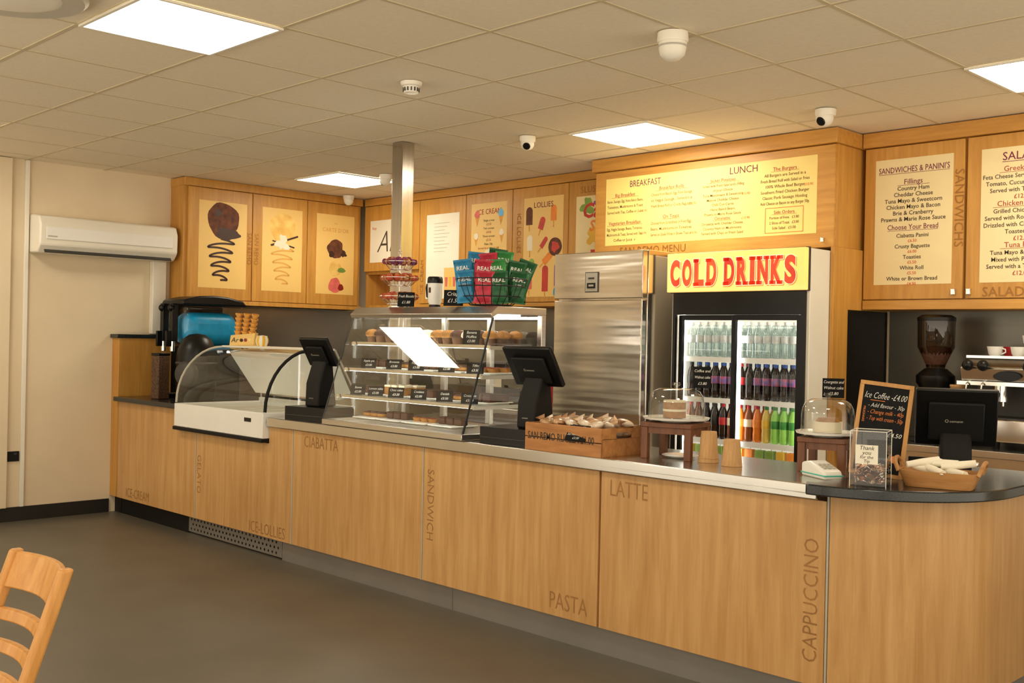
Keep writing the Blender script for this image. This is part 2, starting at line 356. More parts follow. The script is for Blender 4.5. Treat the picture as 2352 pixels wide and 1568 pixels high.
MB().tube([(xb,y,z) for y,z in ar],.011,BLKM).obj('edge_trim',g,world=True,label='black curved edge trim')
MB().tube([(xa,y,z) for y,z in ar],.008,GREYP).obj('edge_trim',g,world=True)
MB().box(xa,xb,4.02,4.20,1.325,1.34,WHITEP).obj('top_shelf',g,world=True,bev=.003)
MB().prism([(xa+.10,4.02,1.30),(xa+.10,4.20,1.322),(xa+.10,4.36,1.02),(xa+.10,4.25,.99)],(1.06,0,0),WHITE).obj('lid',g,world=True,bev=.004,label='white sloping rear lid')
for x in (xb,xa): MB().tube([(x,4.2,1.33),(x,4.36,1.06),(x,4.36,.94)],.007,GREYP).obj('support_frame',g,world=True)
MB().box(xb-.22,xb-.14,3.652,3.655,.86,.885,BLK).obj('display_panel',g,world=True)
MB().box(xa+.05,xb-.05,4.035,4.05,1.285,1.30,LED).obj('glow_strip',g,world=True)
# ------------------------------------------------------------------ pastry display
d=thing('pastry_display','stainless steel and glass pastry display cabinet, lit inside','display cabinet',(-4.68,3.97,.90))
xa,xb=-5.30,-4.06
MB().box(xa,xb,3.66,4.27,.902,.935,STEEL).obj('base',d,world=True,bev=.003)
MB().prism([(xa,3.86,1.535),(xa,3.85,1.56),(xa,3.90,1.60),(xa,4.27,1.60),(xa,4.27,1.56),(xa,3.90,1.56)],(xb-xa,0,0),STEEL).obj('top',d,world=True,bev=.003)
for x in (xa,xb-.035,xa+.4,xb-.44):
    MB().box(x,x+.035,4.235,4.268,.935,1.56,STEEL).obj('post',d,world=True,bev=.003)
MB().tube([(xb,3.668,.937),(xb,3.865,1.54)],.006,BLK).obj('edge_strip',d,world=True)
MB().tube([(xa,3.668,.937),(xa,3.865,1.54)],.004,DGREY).obj('edge_strip',d,world=True)
MB().sheet([[(xa,3.668,.937),(xa,3.872,1.54)],[(xb,3.668,.937),(xb,3.872,1.54)]],glass('sloping_glass',base=.10)).obj('sloping_glass',d,world=True)
for x in (xa+.002,xb-.002):
    MB().add([(x,3.67,.937),(x,4.235,.937),(x,4.235,1.56),(x,3.875,1.54)],[(0,1,2,3)],GL).obj('end_glass',d,world=True)
for x0,x1 in ((xa+.04,-4.68),(-4.68,xb-.04)):
    MB().add([(x0,4.245,.94),(x1,4.245,.94),(x1,4.245,1.555),(x0,4.245,1.555)],[(0,1,2,3)],glass('sliding_glass',(.9,.9,.88),.22)).obj('sliding_door',d,world=True)
SH=[1.077,1.235,1.39]
for z in SH:
    yf=3.70+.345*(z-.93)
    s_=MB().box(xa+.02,xb-.02,yf+.012,4.22,z-.008,z,GL).obj('glass_shelf',d,world=True)
    MB().box(xa+.02,xb-.02,yf,yf+.012,z-.014,z+.004,CHROME).box(xa+.01,xa+.02,yf,4.23,z-.02,z,STEEL).box(xb-.02,xb-.01,yf,4.23,z-.02,z,STEEL).obj('shelf_rail',s_,world=True)
    MB().box(xa+.05,xb-.05,yf+.016,yf+.024,z-.016,z-.009,LED).obj('glow_strip',s_,world=True)  # strip added under each shelf to brighten the inside of the case
for y in (3.905,4.11): MB().box(xa+.05,xb-.05,y-.008,y+.008,1.547,1.557,LED).obj('glow_strip',d,world=True)  # extra strips under the top, added for more light on the food
# food
CAKEB=mat('chocolate_cake','4A2A18',.7,var=.3,scale=60,bump=.3); CAKEG=mat('golden_sponge','A87434',.7,var=.25,scale=50,bump=.2); CREAM=mat('cream_icing','EFE3C8',.5,var=.05); CASEP=mat('muffin_case','5B3A22',.8,var=.2); BERRY=mat('red_jam','8A2A22',.3,var=.2); WHT=mat('white_ceramic','F0EEE8',.2,var=.01)
def mk_muffin(col,top,label):
    t=thing('muffin',label,'muffin',(0,0,0),group='muffins on the top glass shelf')
    m=MB(); m.lathe([(0,0),(.026,0),(.034,.04),(0,.04)],CASEP,seg=20).obj('paper_case',t)
    MB().lathe([(.034,.038),(.043,.046),(.041,.062),(.026,.078),(0,.083)],col,seg=20).sph((.01,.012,.068),.012,top,seg=8,rings=4).sph((-.015,-.01,.066),.012,top,seg=8,rings=4).sph((.012,-.02,.064),.010,top,seg=8,rings=4).sph((-.01,-.028,.058),.010,top,seg=8,rings=4).obj('top',t)
    return t
mus=[mk_muffin(CAKEG,CAKEB,'golden chocolate-chip muffin in brown paper case'),mk_muffin(CAKEB,CREAM,'chocolate muffin in brown paper case'),mk_muffin(CREAM,CAKEB,'cream iced muffin with chocolate pieces')]
xs=[xa+.11+i*.086 for i in range(13)]; um=set()
for i,x in enumerate(xs):
    k_=[0,1,1,2,0,1,2,0,0,1,2,1,0][i]
    for y in (3.94,4.035,4.13):
        L_=(x+random.uniform(-.002,.002),y,SH[2]+random.uniform(0,.0))
        if k_ in um: dup(mus[k_],L_,random.uniform(0,360))
        else: um.add(k_); mus[k_].location=L_
def plate_t(x,y,z,w=.2,dd=.2):
    t=thing('serving_plate','white rectangular serving plate','plate',(x,y,z),group='serving plates in the pastry display')
    MB().prism([(-w/2+.015,-dd/2+.015,0),(w/2-.015,-dd/2+.015,0),(w/2-.015,dd/2-.015,0),(-w/2+.015,dd/2-.015,0)],(0,0,.006),WHT).box(-w/2,w/2,-dd/2,dd/2,.006,.012,WHT).obj('plate',t,bev=.003)
    return t
px=[xa+.17+i*.232 for i in range(5)]
pl=plate_t(px[0],3.99,SH[1])
for x in px[1:]: dup(pl,(x,3.99,SH[1]))
for x in px: dup(pl,(x,3.97,SH[0]))
for x in px[:4]: dup(pl,(x,3.93,.936))
def mk(name,label,cat,build,group):
    t=thing(name,label,cat,(0,0,0),group=group); build(t); return t
def b_brownie(t): MB().box(-.028,.028,-.028,.028,0,.036,CAKEB).obj('cake',t,bev=.006); MB().box(-.026,.026,-.026,.026,.036,.041,CAKEB).obj('icing',t,bev=.001)
def b_slice(t):
    MB().prism([(-.025,-.04,0),(.025,-.04,0),(0,.045,0)],(0,0,.045),CAKEG).obj('sponge',t,bev=.002); MB().prism([(-.026,-.041,.045),(.026,-.041,.045),(0,.046,.045)],(0,0,.012),CREAM).obj('icing',t,bev=.002)
def b_donut(t):
    pts=[(.022*math.cos(a*math.pi/8),.022*math.sin(a*math.pi/8),.014) for a in range(16)]
    MB().tube(pts,.014,CAKEG,10,True).obj('dough',t); MB().tube([(p[0],p[1],.02) for p in pts],.012,CAKEB,10,True).obj('glaze',t)
def b_tart(t): MB().lathe([(0,0),(.024,0),(.033,.022),(.031,.022),(.028,.016),(0,.016)],CAKEG,seg=18).obj('pastry_case',t); MB().lathe([(.029,.017),(.02,.024),(0,.027)],BERRY,seg=18).obj('filling',t)
G2='cakes on the glass shelves'
prot=[mk('brownie','square dark chocolate brownie','cake',b_brownie,G2),mk('cake_slice','wedge of golden sponge cake with cream icing','cake',b_slice,G2),mk('donut','ring doughnut with chocolate glaze','doughnut',b_donut,G2),mk('jam_tart','small round jam tart','tart',b_tart,G2)]
used=set()
def place(kind,loc,rz=0):
    if kind not in used: used.add(kind); prot[kind].location=loc; prot[kind].rotation_euler=(0,0,math.radians(rz)); return
    dup(prot[kind],loc,rz)
for r_,z,y0 in ((0,SH[1]+.012,3.99),(1,SH[0]+.012,3.97)):
    for i,x in enumerate(px):
        kd=[[0,2,0,2,3],[0,1,0,2,0]][r_][i]
        for a in (-1,0,1):
            for b in (-1,1): place(kd,(x+a*.067,y0+b*.048,z),random.uniform(-4,4))
for i,x in enumerate(px[:4]):
    for a in (-1,0,1): place([2,0,3,0][i],(x+a*.067,3.93,.948),0)
def tag(x,y,z,lines,w=.07,h=.05,rz=0,lean=12,size=.014):
    t=thing('price_tag','small black slate price tag with chalk writing','price tag',(x,y,z),rz=rz,group='slate price tags')
    mt=Matrix.Rotation(math.radians(-lean),4,'X')
    MB().box(-w/2,w/2,-.0015,.0015,.001,h,SLATE,mt).obj('slate',t,bev=.001)
    m=MB(); n=len(lines); O=mt@Vector((0,-.0022,0)); u=mt.to_3x3()@Vector(Z1)
    for i,l in enumerate(lines): m.text(l,tuple(O+u*(h-(i+.85)*h/(n+.4))),X1,tuple(u+Vector((.22,0,0))),size,CHALK,w*.9)
    m.obj('writing',t)
    return t
for i,(x,l) in enumerate(((-5.1,['Apple pie','£3.00']),(-4.86,['Brownie','£3.00']),(-4.66,['Flapjack','£3.00']),(-4.40,['Shortbread','£2.00']),(-4.17,['Tiffin','£3.50']))):
    tag(x,3.845,SH[1]+.004,l,.095,.06,rz=30,size=.018)
for i,(x,l) in enumerate(((-5.14,['Scone','£2.50']),(-4.97,['Lemon cake','£3.00']),(-4.78,['Choc cake','£3.20']),(-4.58,['Cookies','£2.00']),(-4.36,['Danish','£3.50']),(-4.16,['Croissant','£3.00']))):
    tag(x,3.80,SH[0]+.004,l,.095,.06,rz=30,size=.018)
tag(-4.24,3.875,SH[2]+.004,['Banana','Muffins','£3.00'],.095,.08,rz=30,size=.02)
# ------------------------------------------------------------------ on top of pastry display
ZT=1.602
tr=thing('sweets_stand','chrome three-tier wire stand for wrapped sweets','display stand',(-4.99,3.98,ZT))
MB().cyl((0,0,0),.07,.006,CHROME,24).tube([(0,0,.004),(0,0,.31)],.004,CHROME).tube([(.014*math.cos(a/10*6.28),0,.325+.014*math.sin(a/10*6.28)) for a in range(10)],.002,CHROME,6,True).obj('pole',tr)
tiers=[(.02,.12),(.13,.115),(.225,.10)]
for z,r_ in tiers:
    m=MB()
    for rr,zz in ((r_,z+.045),(r_*.6,z)):
        m.tube([(rr*math.cos(a*math.pi/12),rr*math.sin(a*math.pi/12),zz) for a in range(24)],.0022,CHROME,6,True)
    for a in range(12):
        q=a*math.pi/6; m.tube([(0,0,z),(r_*.6*math.cos(q),r_*.6*math.sin(q),z),(r_*math.cos(q),r_*math.sin(q),z+.045)],.0014,CHROME,5)
    m.obj('wire_bowl',tr)
SW=[mat('sweet_red','C0281E',.35,scale=14,col2='D88A5A'),mat('sweet_purple','5B2E6A',.35,scale=14,col2='B8506A'),mat('sweet_cream','D8A868',.35,scale=14,col2='A83A28')]
def mk_sweet(m_,lab):
    t=thing('wrapped_sweet',lab,'sweet',(0,0,0),group='wrapped sweets on the tiered stand')
    mt=Matrix.Rotation(math.pi/2,4,'Y')
    MB().lathe([(.017,-.036),(.004,-.022),(.015,-.012),(.018,0),(.015,.012),(.004,.022),(.017,.036)],m_,mtx=mt,seg=12).obj('wrapper',t)
    return t
sw=[mk_sweet(SW[0],'red twist-wrapped sweet in the wire bowl'),mk_sweet(SW[1],'purple twist-wrapped sweet in the wire bowl'),mk_sweet(SW[2],'golden twist-wrapped sweet in the wire bowl')]; us=set()
for (z,r_),kd in zip(tiers,(0,0,1)):
    for ring_ in (0,1):
        n_=11 if ring_==0 else 7
        for a in range(n_):
            q=a*2*math.pi/n_+z*20; rr=r_*(.78 if ring_==0 else .42)
            k_=kd if a%3 else 2; L_=(-4.99+rr*math.cos(q),3.98+rr*math.sin(q),ZT+z+.045+ring_*.012)
            if k_ in us: dup(sw[k_],L_,math.degrees(q)+90+random.uniform(-20,20))
            else: us.add(k_); sw[k_].location=L_; sw[k_].rotation_euler=(0,0,q+1.6)
tag(-4.83,3.9,ZT,['Fresh Biscuits','£1.80'],.10,.085,rz=35,lean=8,size=.022)
t=thing('travel_mug','white insulated travel mug with black lid and handle','mug',(-4.655,3.97,ZT))
MB().lathe([(0,.012),(.031,.012),(.04,.03),(.043,.14),(0,.14)],WHT).obj('body',t)
MB().lathe([(0,0),(.033,0),(.032,.013),(0,.013)],BLK).obj('base',t)
MB().lathe([(.0435,.135),(.045,.14),(.043,.165),(.038,.172),(0,.168)],BLK).obj('lid',t)
MB().tube([(-.041,0,.135),(-.07,0,.13),(-.075,0,.11),(-.068,0,.06),(-.042,0,.045)],.006,BLK).obj('handle',t)
MB().sheet([[(.0428*math.cos(a),.0428*math.sin(a),z) for a in (-1.7,-1.6,-1.5,-1.4,-1.3)] for z in (.08,.11)],CASEP).obj('emblem',t)
# crisps basket
cb=thing('wire_basket','dark wire basket full of crisp packets','basket',(-4.27,4.05,ZT))
m=MB()
for rr,zz in ((.205,.15),(.195,.11),(.17,.055),(.12,.01)):
    m.tube([(rr*math.cos(a*math.pi/14),rr*.95*math.sin(a*math.pi/14),zz) for a in range(28)],.0032,WIRE,6,True)
for a in range(24):
    q=a*math.pi/12; m.tube([(r_*math.cos(q),r_*.95*math.sin(q),z) for r_,z in ((0,.01),(.12,.01),(.17,.055),(.195,.11),(.205,.15))],.002,WIRE,5)
m.obj('wire_frame',cb)
def mk_crisp(col,col2,label):
    m_=mat('crisp_foil',col,.3,var=.2,scale=9,col2=col2,bump=.25,metal=.15)
    t=thing('crisp_packet',label,'crisp packet',(0,0,0),group='crisp packets in the wire basket')
    w,h=.052,.083
    m=MB()
    for sg in (-1,1):
        rows=[]
        for i in range(9):
            v=-1+i/4; row=[]
            for j in range(9):
                u=-1+j/4; th=.016*(max(0,1-u**4)*max(0,1-v**4))**.6
                row.append((u*w*(1-.06*(1-v*v)),sg*th+.002*math.sin(9*u+5*v),v*h+h))
            rows.append(row)
        m.sheet(rows,m_)
    m.box(-w,w,-.0015,.0015,-.006,.004,m_).box(-w,w,-.0015,.0015,2*h-.004,2*h+.008,m_)
    m.obj('bag',t)
    MB().text('REAL',(0,-.0195,.112),X1,Z1,.031,CHALK,.076,bold=.02).text('crisps',(0,-.0195,.092),X1,Z1,.014,CHALK,.06).obj('lettering',t,label='bold white lettering')
    return t
cr=[mk_crisp('3A9AC8','1C6E9C','light blue packet of crisps'),mk_crisp('D83A50','A02038','red packet of crisps'),mk_crisp('4AA454','1E6A34','green packet of crisps'),mk_crisp('1E6A3C','124A28','dark green packet of crisps')]
us=set()
# (sideways, towards the shop floor, height, colour, twist, roll)
spots=[(-.135,.05,.025,0,44,-6),(-.045,.10,.02,1,42,3),(.045,.10,.02,3,46,-3),(.135,.05,.025,3,44,7),
 (-.145,-.02,.09,0,40,-8),(-.055,.02,.085,1,46,4),(.035,.02,.09,2,38,-5),(.115,-.01,.085,3,50,10),
 (-.10,-.08,.135,0,46,5),(-.01,-.06,.13,1,40,-6),(.055,-.07,.14,2,44,4),(.145,-.08,.10,3,44,20),(.01,-.12,.16,3,48,8)]
for (l,f_,z,kd,rz,roll) in spots:
    if kd in us: o=dup(cr[kd],(0,0,0))
    else: us.add(kd); o=cr[kd]
    o.location=(-4.27+.70*l+.71*f_,4.05+.71*l-.70*f_,ZT+z); o.rotation_euler=(math.radians(-5),math.radians(roll),math.radians(rz))
tag(-4.40,3.885,ZT,['Crisps','£1.50'],.11,.09,rz=35,lean=8,size=.03)
# ------------------------------------------------------------------ slush machine
s_=thing('slush_machine','black slush drink machine with blue-filled tank','slush machine',(-7.83,4.22,.918),rz=0)
BLUE=mat('blue_slush','0FA0DC',.35,var=.12,scale=20)
MB().box(-.11,.2,-.06,.26,0,.39,BLK).box(-.11,-.08,-.06,.26,.39,.72,BLK).obj('body',s_,bev=.02,seg=3)
MB().box(-.07,.195,-.20,.25,.41,.67,BLUE).obj('slush',s_,bev=.09,seg=6,label='bright blue slush')
pr=[(-.21,.395),(-.24,.55),(-.23,.735),(.28,.735),(.28,.395)]
MB().prism([(-.075,y,z) for y,z in pr],(.285,0,0),GLC).obj('tank',s_,bev=.04,seg=4)
pr=[(-.27,.725),(-.25,.765),(-.12,.795),(.0,.802),(.12,.795),(.26,.765),(.30,.725)]
MB().prism([(-.12,y,z) for y,z in pr],(.35,0,0),BLK).obj('lid',s_,bev=.012)
for x in (-.06,.09):
    MB().box(x-.025,x+.025,-.29,-.24,.44,.735,BLK).box(x-.012,x+.012,-.33,-.28,.40,.52,BLK).cyl((x,-.27,.36),.02,.09,CHROME).sph((x,-.285,.70),.03,BLK,seg=14,rings=8).obj('tap',s_,bev=.004,label='black dispensing tap')
MB().box(-.10,.04,-.32,-.07,0,.03,BLK).box(-.09,.03,-.31,-.08,.03,.034,DGREY).obj('drip_tray',s_,bev=.004)
t=thing('domed_dispenser','tall glossy black domed countertop dispenser','dispenser',(-7.45,4.0,.918))
MB().lathe([(0,0),(.135,0),(.145,.02),(.15,.30),(.138,.39),(.105,.46),(.06,.495),(0,.505)],BLK,seg=40).obj('body',t)
MB().lathe([(.151,.27),(.157,.28),(.151,.29)],DGREY,seg=40).obj('rim',t)
MB().lathe([(.0,.13),(.07,.13),(.09,.12),(.10,.10)],DGREY,seg=28,mtx=Matrix.Translation((.04,-.04,.2))@Matrix.Rotation(math.radians(90),4,'X')@Matrix.Rotation(math.radians(30),4,'Y')).obj('dial',t)
t=thing('straw_dispenser','brown woven-pattern straw and lid dispenser','dispenser',(-7.69,3.83,.918),rz=10)
WEAVE=mat('woven_brown','6E4E34',.6,scale=90,col2='2A1C12')
MB().box(-.045,.045,-.05,.05,0,.33,WEAVE).obj('holder',t,bev=.006)
MB().box(-.047,.047,-.052,.052,.33,.35,BLK).obj('lid',t,bev=.003)
# wafer cones
WAF=mat('wafer','E0A048',.7,var=.2,scale=80,bump=.3)
t=thing('cone_holder','cream cardboard holder for stacked wafer cones','cone holder',(-6.97,4.11,1.34),rz=42)
MB().prism([(-.09,-.04,0),(.09,-.04,0),(.10,-.04,.095),(-.08,-.04,.075)],(0,.08,0),BOARDO).obj('box',t,bev=.002)
MB().text('Ar',(-.05,-.042,.025),X1,(.2,0,1),.05,INKB).sph((.0,-.041,.04),.013,CAKEB,seg=10,rings=5,sc=(1,.1,1)).sph((.030,-.041,.042),.013,BERRY,seg=10,rings=5,sc=(1,.1,1)).sph((.06,-.041,.045),.013,BOARDY,seg=10,rings=5,sc=(1,.1,1)).obj('printing',t)
cone=thing('wafer_cone_stack','stack of golden wafer cones leaning in the holder','wafer cones',(0,0,0),group='stacked wafer cones')
m=MB()
for i in range(6): m.lathe([(.008,i*.032),(.022,i*.032+.05),(.026,i*.032+.05),(.027,i*.032+.063),(.023,i*.032+.063)],WAF,seg=18)
m.obj('cones',cone)
for i,(x,a) in enumerate(((-.045,6),(.005,11),(.055,16))):
    o=cone if i==0 else dup(cone,(0,0,0)); o.location=(-6.97+x*.75,4.11+x*.66,1.355); o.rotation_euler=(0,math.radians(a),0)
t=thing('sweet_jar','small yellow and white striped paper cup','cup',(-6.71,4.11,1.34))
STR=mat('yellow_stripe','E8B93A',.5,var=.1)
m=MB()
for k_ in range(12):
    a0=k_*math.pi/6;a1=a0+math.pi/6
    rows=[[(r_*math.cos(a),r_*math.sin(a),z) for a in (a0,(a0+a1)/2,a1)] for r_,z in ((.034,0),(.045,.03),(.045,.05),(.036,.075))]
    m.sheet(rows,STR if k_%2 else WHT)
m.lathe([(0,.0),(.034,0)],WHT); m.lathe([(.036,.075),(0,.08)],WHT); m.obj('cup',t)
# ------------------------------------------------------------------ tills
def till(x,y,z,rz,label,base=.085,sw=.27,sh=.20,dx=0,hs=.25,tilt=32,bw=.17):
    t=thing('till',label,'till',(x,y,z),rz=rz,group='black point-of-sale tills')
    b=base
    if base: MB().box(-bw,bw,-.12,.14,0,base,BLK).box(-bw+.005,bw-.005,-.123,-.12,.03,.034,DGREY).obj('cash_base',t,bev=.005)
    MB().prism([(dx-.06,-.06,b),(dx-.06,.10,b),(dx-.06,.06,b+hs),(dx-.06,-.0,b+hs),(dx-.06,-.055,b+hs*.5)],(.12,0,0),BLKM).obj('stand',t,bev=.012,seg=3)
    mt=Matrix.Translation((dx,-.005,b+hs+.05))@Matrix.Rotation(math.radians(tilt),4,'X')
    MB().box(-sw/2,sw/2,-.012,.014,-sh/2,sh/2,BLK,mt).box(-sw/2+.05,sw/2-.05,-.03,-.012,-sh/2+.03,sh/2-.05,BLKM,mt).obj('screen',t,bev=.006)
    O=mt@Vector((.0,-.0315,-.01)); u=mt.to_3x3()@Vector(Z1)
    MB().text('oemann',tuple(O),X1,tuple(u),.016,GREYP).lathe([(.005,0),(.007,0)],GREYP,mtx=Matrix.Translation(O+Vector((-.036,0,0))+u*.006)@Matrix.Rotation(math.radians(90+tilt),4,'X'),seg=14).obj('logo',t)
    MB().text('oemann',(dx,-.0635,b+.05),X1,Z1,.012,GREYP).obj('logo',t)
    return t
till(-5.585,3.83,.90,10,'black till with tilted screen beside the ice cream display',sw=.24,hs=.29)
till(-3.815,3.83,.90,4,'black till with tilted screen beside the wooden crate',sw=.31,sh=.225,dx=.09,hs=.26,bw=.16)
till(-1.83,4.36,.912,26,'black till with large screen behind the chalkboard',base=0,sw=.31,sh=.25,hs=.185,tilt=22)
tag(-1.86,4.12,.912,['Day','Specials'],.10,.085,rz=26,lean=10,size=.028)
# ------------------------------------------------------------------ crate
t=thing('wooden_crate','pine crate with printed lettering holding wrapped biscuits','crate',(-3.385,3.85,.90))
m=MB()
w2,d2=.24,.17
for z0,z1 in ((.0,.062),(.066,.13)):
    m.box(-w2,w2,-d2,-d2+.012,z0,z1,CRATEW).box(-w2,w2,d2-.012,d2,z0,z1,CRATEW)
m.box(-w2,-w2+.012,-d2+.012,d2-.012,0,.13,CRATEW)
m.box(w2-.012,w2,-d2+.012,d2-.012,0,.08,CRATEW).box(w2-.012,w2,-d2+.012,-.06,.08,.13,CRATEW).box(w2-.012,w2,.06,d2-.012,.08,.13,CRATEW).box(w2-.012,w2,-.06,.06,.108,.13,CRATEW)
m.box(-w2+.012,w2-.012,-d2+.012,d2-.012,0,.01,CRATEW); m.obj('box',t,bev=.002)
MB().text('SAN REMO RUGELA £1.00',(-.01,-d2-.0012,.055),X1,Z1,.05,INKB,.42,bold=.012).obj('lettering',t)
BAGW=mat('cellophane_biscuit','D0AC84',.22,var=.3,scale=25,col2='845230',bump=.4)
BAGW2=mat('cellophane_white','EADFCF',.18,var=.2,scale=25,col2='B48A60',bump=.5)
def mk_bag(m_,lab):
    t=thing('wrapped_biscuit',lab,'biscuit',(0,0,0),group='cellophane wrapped biscuits in the crate')
    m=MB(); m.sph((0,0,0),.044,m_,seg=14,rings=8,sc=(1,.7,.42)); m.sheet([[(.038,-.012,0),(.038,.012,0)],[(.062,-.026,.016),(.062,.026,.008)]],m_); m.sheet([[(-.038,-.012,0),(-.038,.012,0)],[(-.062,-.026,.002),(-.062,.026,.016)]],m_)
    m.obj('biscuit',t); return t
bg=[mk_bag(BAGW,'brown biscuit in clear cellophane'),mk_bag(BAGW2,'pale biscuit in clear cellophane')]; us=set()
for l in range(3):
    for i in range(5):
        for j in range(4):
            k_=random.randint(0,1); L_=(-3.385-.155+i*.077+random.uniform(-.01,.01),3.85-.10+j*.066,.90+.05+l*.042+random.uniform(-.004,.010))
            if k_ in us: o=dup(bg[k_],L_)
            else: us.add(k_); o=bg[k_]; o.location=L_
            o.rotation_euler=(random.uniform(-.35,.35),random.uniform(-.35,.35),random.uniform(-.7,.7))
tag(-3.29,3.664,.965,['Cookies 50p','£3.00','San Remo Biscuits','£3.50'],.115,.085,rz=8,lean=35,size=.016)
# ------------------------------------------------------------------ cake stands
def riser(x,y,z,w,h,rz,lab):
    t=thing('wooden_riser',lab,'display riser',(x,y,z),rz=rz,group='dark wood risers')
    MB().box(-w/2,w/2,-w/2,w/2,h-.022,h,DARKW).obj('top',t,bev=.003)
    for sx in (-1,1):
        for sy in (-1,1):
            MB().box(sx*(w/2-.018)-.016,sx*(w/2-.018)+.016,sy*(w/2-.018)-.016,sy*(w/2-.018)+.016,0,h-.022,DARKW).obj('leg',t,bev=.002)
    MB().box(-w/2+.03,w/2-.03,-w/2+.01,-w/2+.02,h-.05,h-.022,DARKW).box(w/2-.02,w/2-.01,-w/2+.03,w/2-.03,h-.05,h-.022,DARKW).obj('rail',t)
GLP=glass('dome_acrylic',(.88,.89,.87),.12)
def dome(x,y,z,r,h,lab):
    t=thing('cake_dome',lab,'cake stand',(x,y,z),group='cake stands with clear domes')
    MB().lathe([(0,0),(r*.55,0),(r*.6,.006),(r*1.15,.012),(r*1.2,.022),(r*1.15,.022),(r*1.1,.016),(0,.014)],WHT,seg=36).obj('plate',t)
    MB().lathe([(r*1.02,.018),(r*1.0,.03),(r*.99,h*.55),(r*.95,h*.75),(r*.84,h*.9),(r*.62,h*.985),(r*.3,h),(0,h)],GLP,seg=40).obj('dome',t)
    MB().lathe([(0,h),(.012,h),(.010,h+.008),(.02,h+.014),(.016,h+.024),(0,h+.026)],GLP,seg=16).obj('knob',t)
riser(-2.96,3.99,.90,.245,.165,14,'dark walnut riser under a cake dome')
dome(-2.96,3.99,1.065,.128,.155,'clear plastic cake dome on white plate with sponge cake')
t=thing('sponge_cake','layered golden sponge cake slices under the dome','cake',(-2.97,3.99,1.083))
MB().lathe([(0,0),(.052,0),(.052,.03),(0,.03)],CAKEG,seg=24).lathe([(0,.04),(.052,.04),(.052,.072),(0,.072)],CAKEG,seg=24).obj('sponge',t)
MB().lathe([(0,.03),(.054,.03),(.054,.04),(0,.04)],CREAM,seg=24).lathe([(0,.072),(.053,.072),(.05,.08),(0,.08)],CREAM,seg=24).obj('icing',t)
t=thing('serving_plate','small white plate beneath the riser with biscuits','plate',(-2.94,4.0,.90))
MB().lathe([(0,0),(.05,0),(.085,.014),(.082,.016),(.05,.006),(0,.006)],WHT,seg=28).obj('plate',t)
tag(-2.89,4.09,1.065+.155,['Coffee and','Walnut cake','£3.80'],.08,.10,rz=30,lean=-8,size=.018)
riser(-2.27,4.12,.90,.20,.145,14,'dark walnut riser holding a second cake dome')
dome(-2.27,4.12,1.045,.11,.16,'clear plastic cake dome beside the chalkboard')
t=thing('sponge_cake','cream topped cake under the smaller dome','cake',(-2.27,4.12,1.063))
MB().lathe([(0,0),(.06,0),(.06,.045),(0,.045)],CREAM,seg=24).obj('icing',t); MB().lathe([(0,.045),(.05,.045),(.04,.06),(0,.062)],CAKEG,seg=24).obj('sponge',t)
tag(-2.28,4.18,1.045+.16,['Courgette and','Walnut cake','£3.80'],.09,.085,rz=30,lean=-8,size=.018)
KRAFT=mat('kraft_ripple','C49A68',.8,var=.12,scale=3,stretch=(60,60,.1))
def cupstack(x,y,n,h0):
    t=thing('paper_cup_stack','upturned stack of kraft ripple paper cups','paper cups',(x,y,.90),group='kraft paper cups')
    m=MB(); pr=[(.044,0),(.046,.002),(.044,.006)]
    pr+=[(.044-(.010)*i/20+(.0008 if i%2 else 0),.006+(h0-.006)*i/20) for i in range(21)]+[(0,h0)]
    m.lathe(pr,KRAFT,seg=36)
    for i in range(1,n): m.lathe([(.0445-.0006*i,.006+i*.012),(.047-.0006*i,.009+i*.012),(.0445-.0006*i,.012+i*.012)],KRAFT,seg=36)
    m.obj('cups',t)
cupstack(-2.76,3.965,2,.137);cupstack(-2.615,3.93,1,.115)
TEAL=mat('teal_edge','4FC0B0',.4,var=.05)
t=thing('card_machine','white card payment terminal with teal edge','card machine',(-2.17,3.90,.90),rz=62)
MB().prism([(-.042,-.085,0),(-.042,.085,0),(-.042,.085,.055),(-.042,.03,.065),(-.042,-.075,.035),(-.042,-.085,.02)],(.084,0,0),WHITE).obj('body',t,bev=.010,seg=3)
MB().box(-.0435,.0435,-.087,.087,.012,.018,TEAL).obj('edge_band',t,bev=.002)
m=MB(); mt=Matrix.Translation((0,-.03,.0505))@Matrix.Rotation(math.radians(16),4,'X')
for i in range(3):
    for j in range(3): m.box(-.026+i*.02,-.012+i*.02,-.03+j*.018,-.018+j*.018,0,.002,GREYP,mt)
m.obj('keypad',t)
# tip jar
t=thing('tip_jar','clear square acrylic tip jar half full of coins','tip jar',(-1.885,3.745,.912),rz=18)
w2=.064;h=.205
m=MB()
m.add([(-w2,-w2,0),(w2,-w2,0),(w2,w2,0),(-w2,w2,0),(-w2,-w2,h),(w2,-w2,h),(w2,w2,h),(-w2,w2,h)],[(0,1,5,4),(1,2,6,5),(2,3,7,6),(3,0,4,7),(0,3,2,1)],GLJ); m.obj('jar',t)
m=MB()
for sx in (-1,1):
    for sy in (-1,1): m.box(sx*w2-.0011,sx*w2+.0011,sy*w2-.0011,sy*w2+.0011,0,h,WHITEP)
m.tube([(-w2,-w2,h),(w2,-w2,h),(w2,w2,h),(-w2,w2,h)],.0014,WHITEP,6,True); m.obj('edges',t)
MB().box(-.045,.035,-w2-.0015,-w2-.0005,.085,.155,PAPER).obj('note',t)
MB().text('Thank',(-.005,-w2-.002,.137),X1,(.2,0,1),.021,INKB).text('you',(-.005,-w2-.002,.12),X1,(.2,0,1),.021,INKB).text('for the',(-.005,-w2-.002,.105),X1,(.2,0,1),.017,INKB).text('Tip',(-.005,-w2-.002,.09),X1,(.2,0,1),.017,INKB).obj('writing',t)
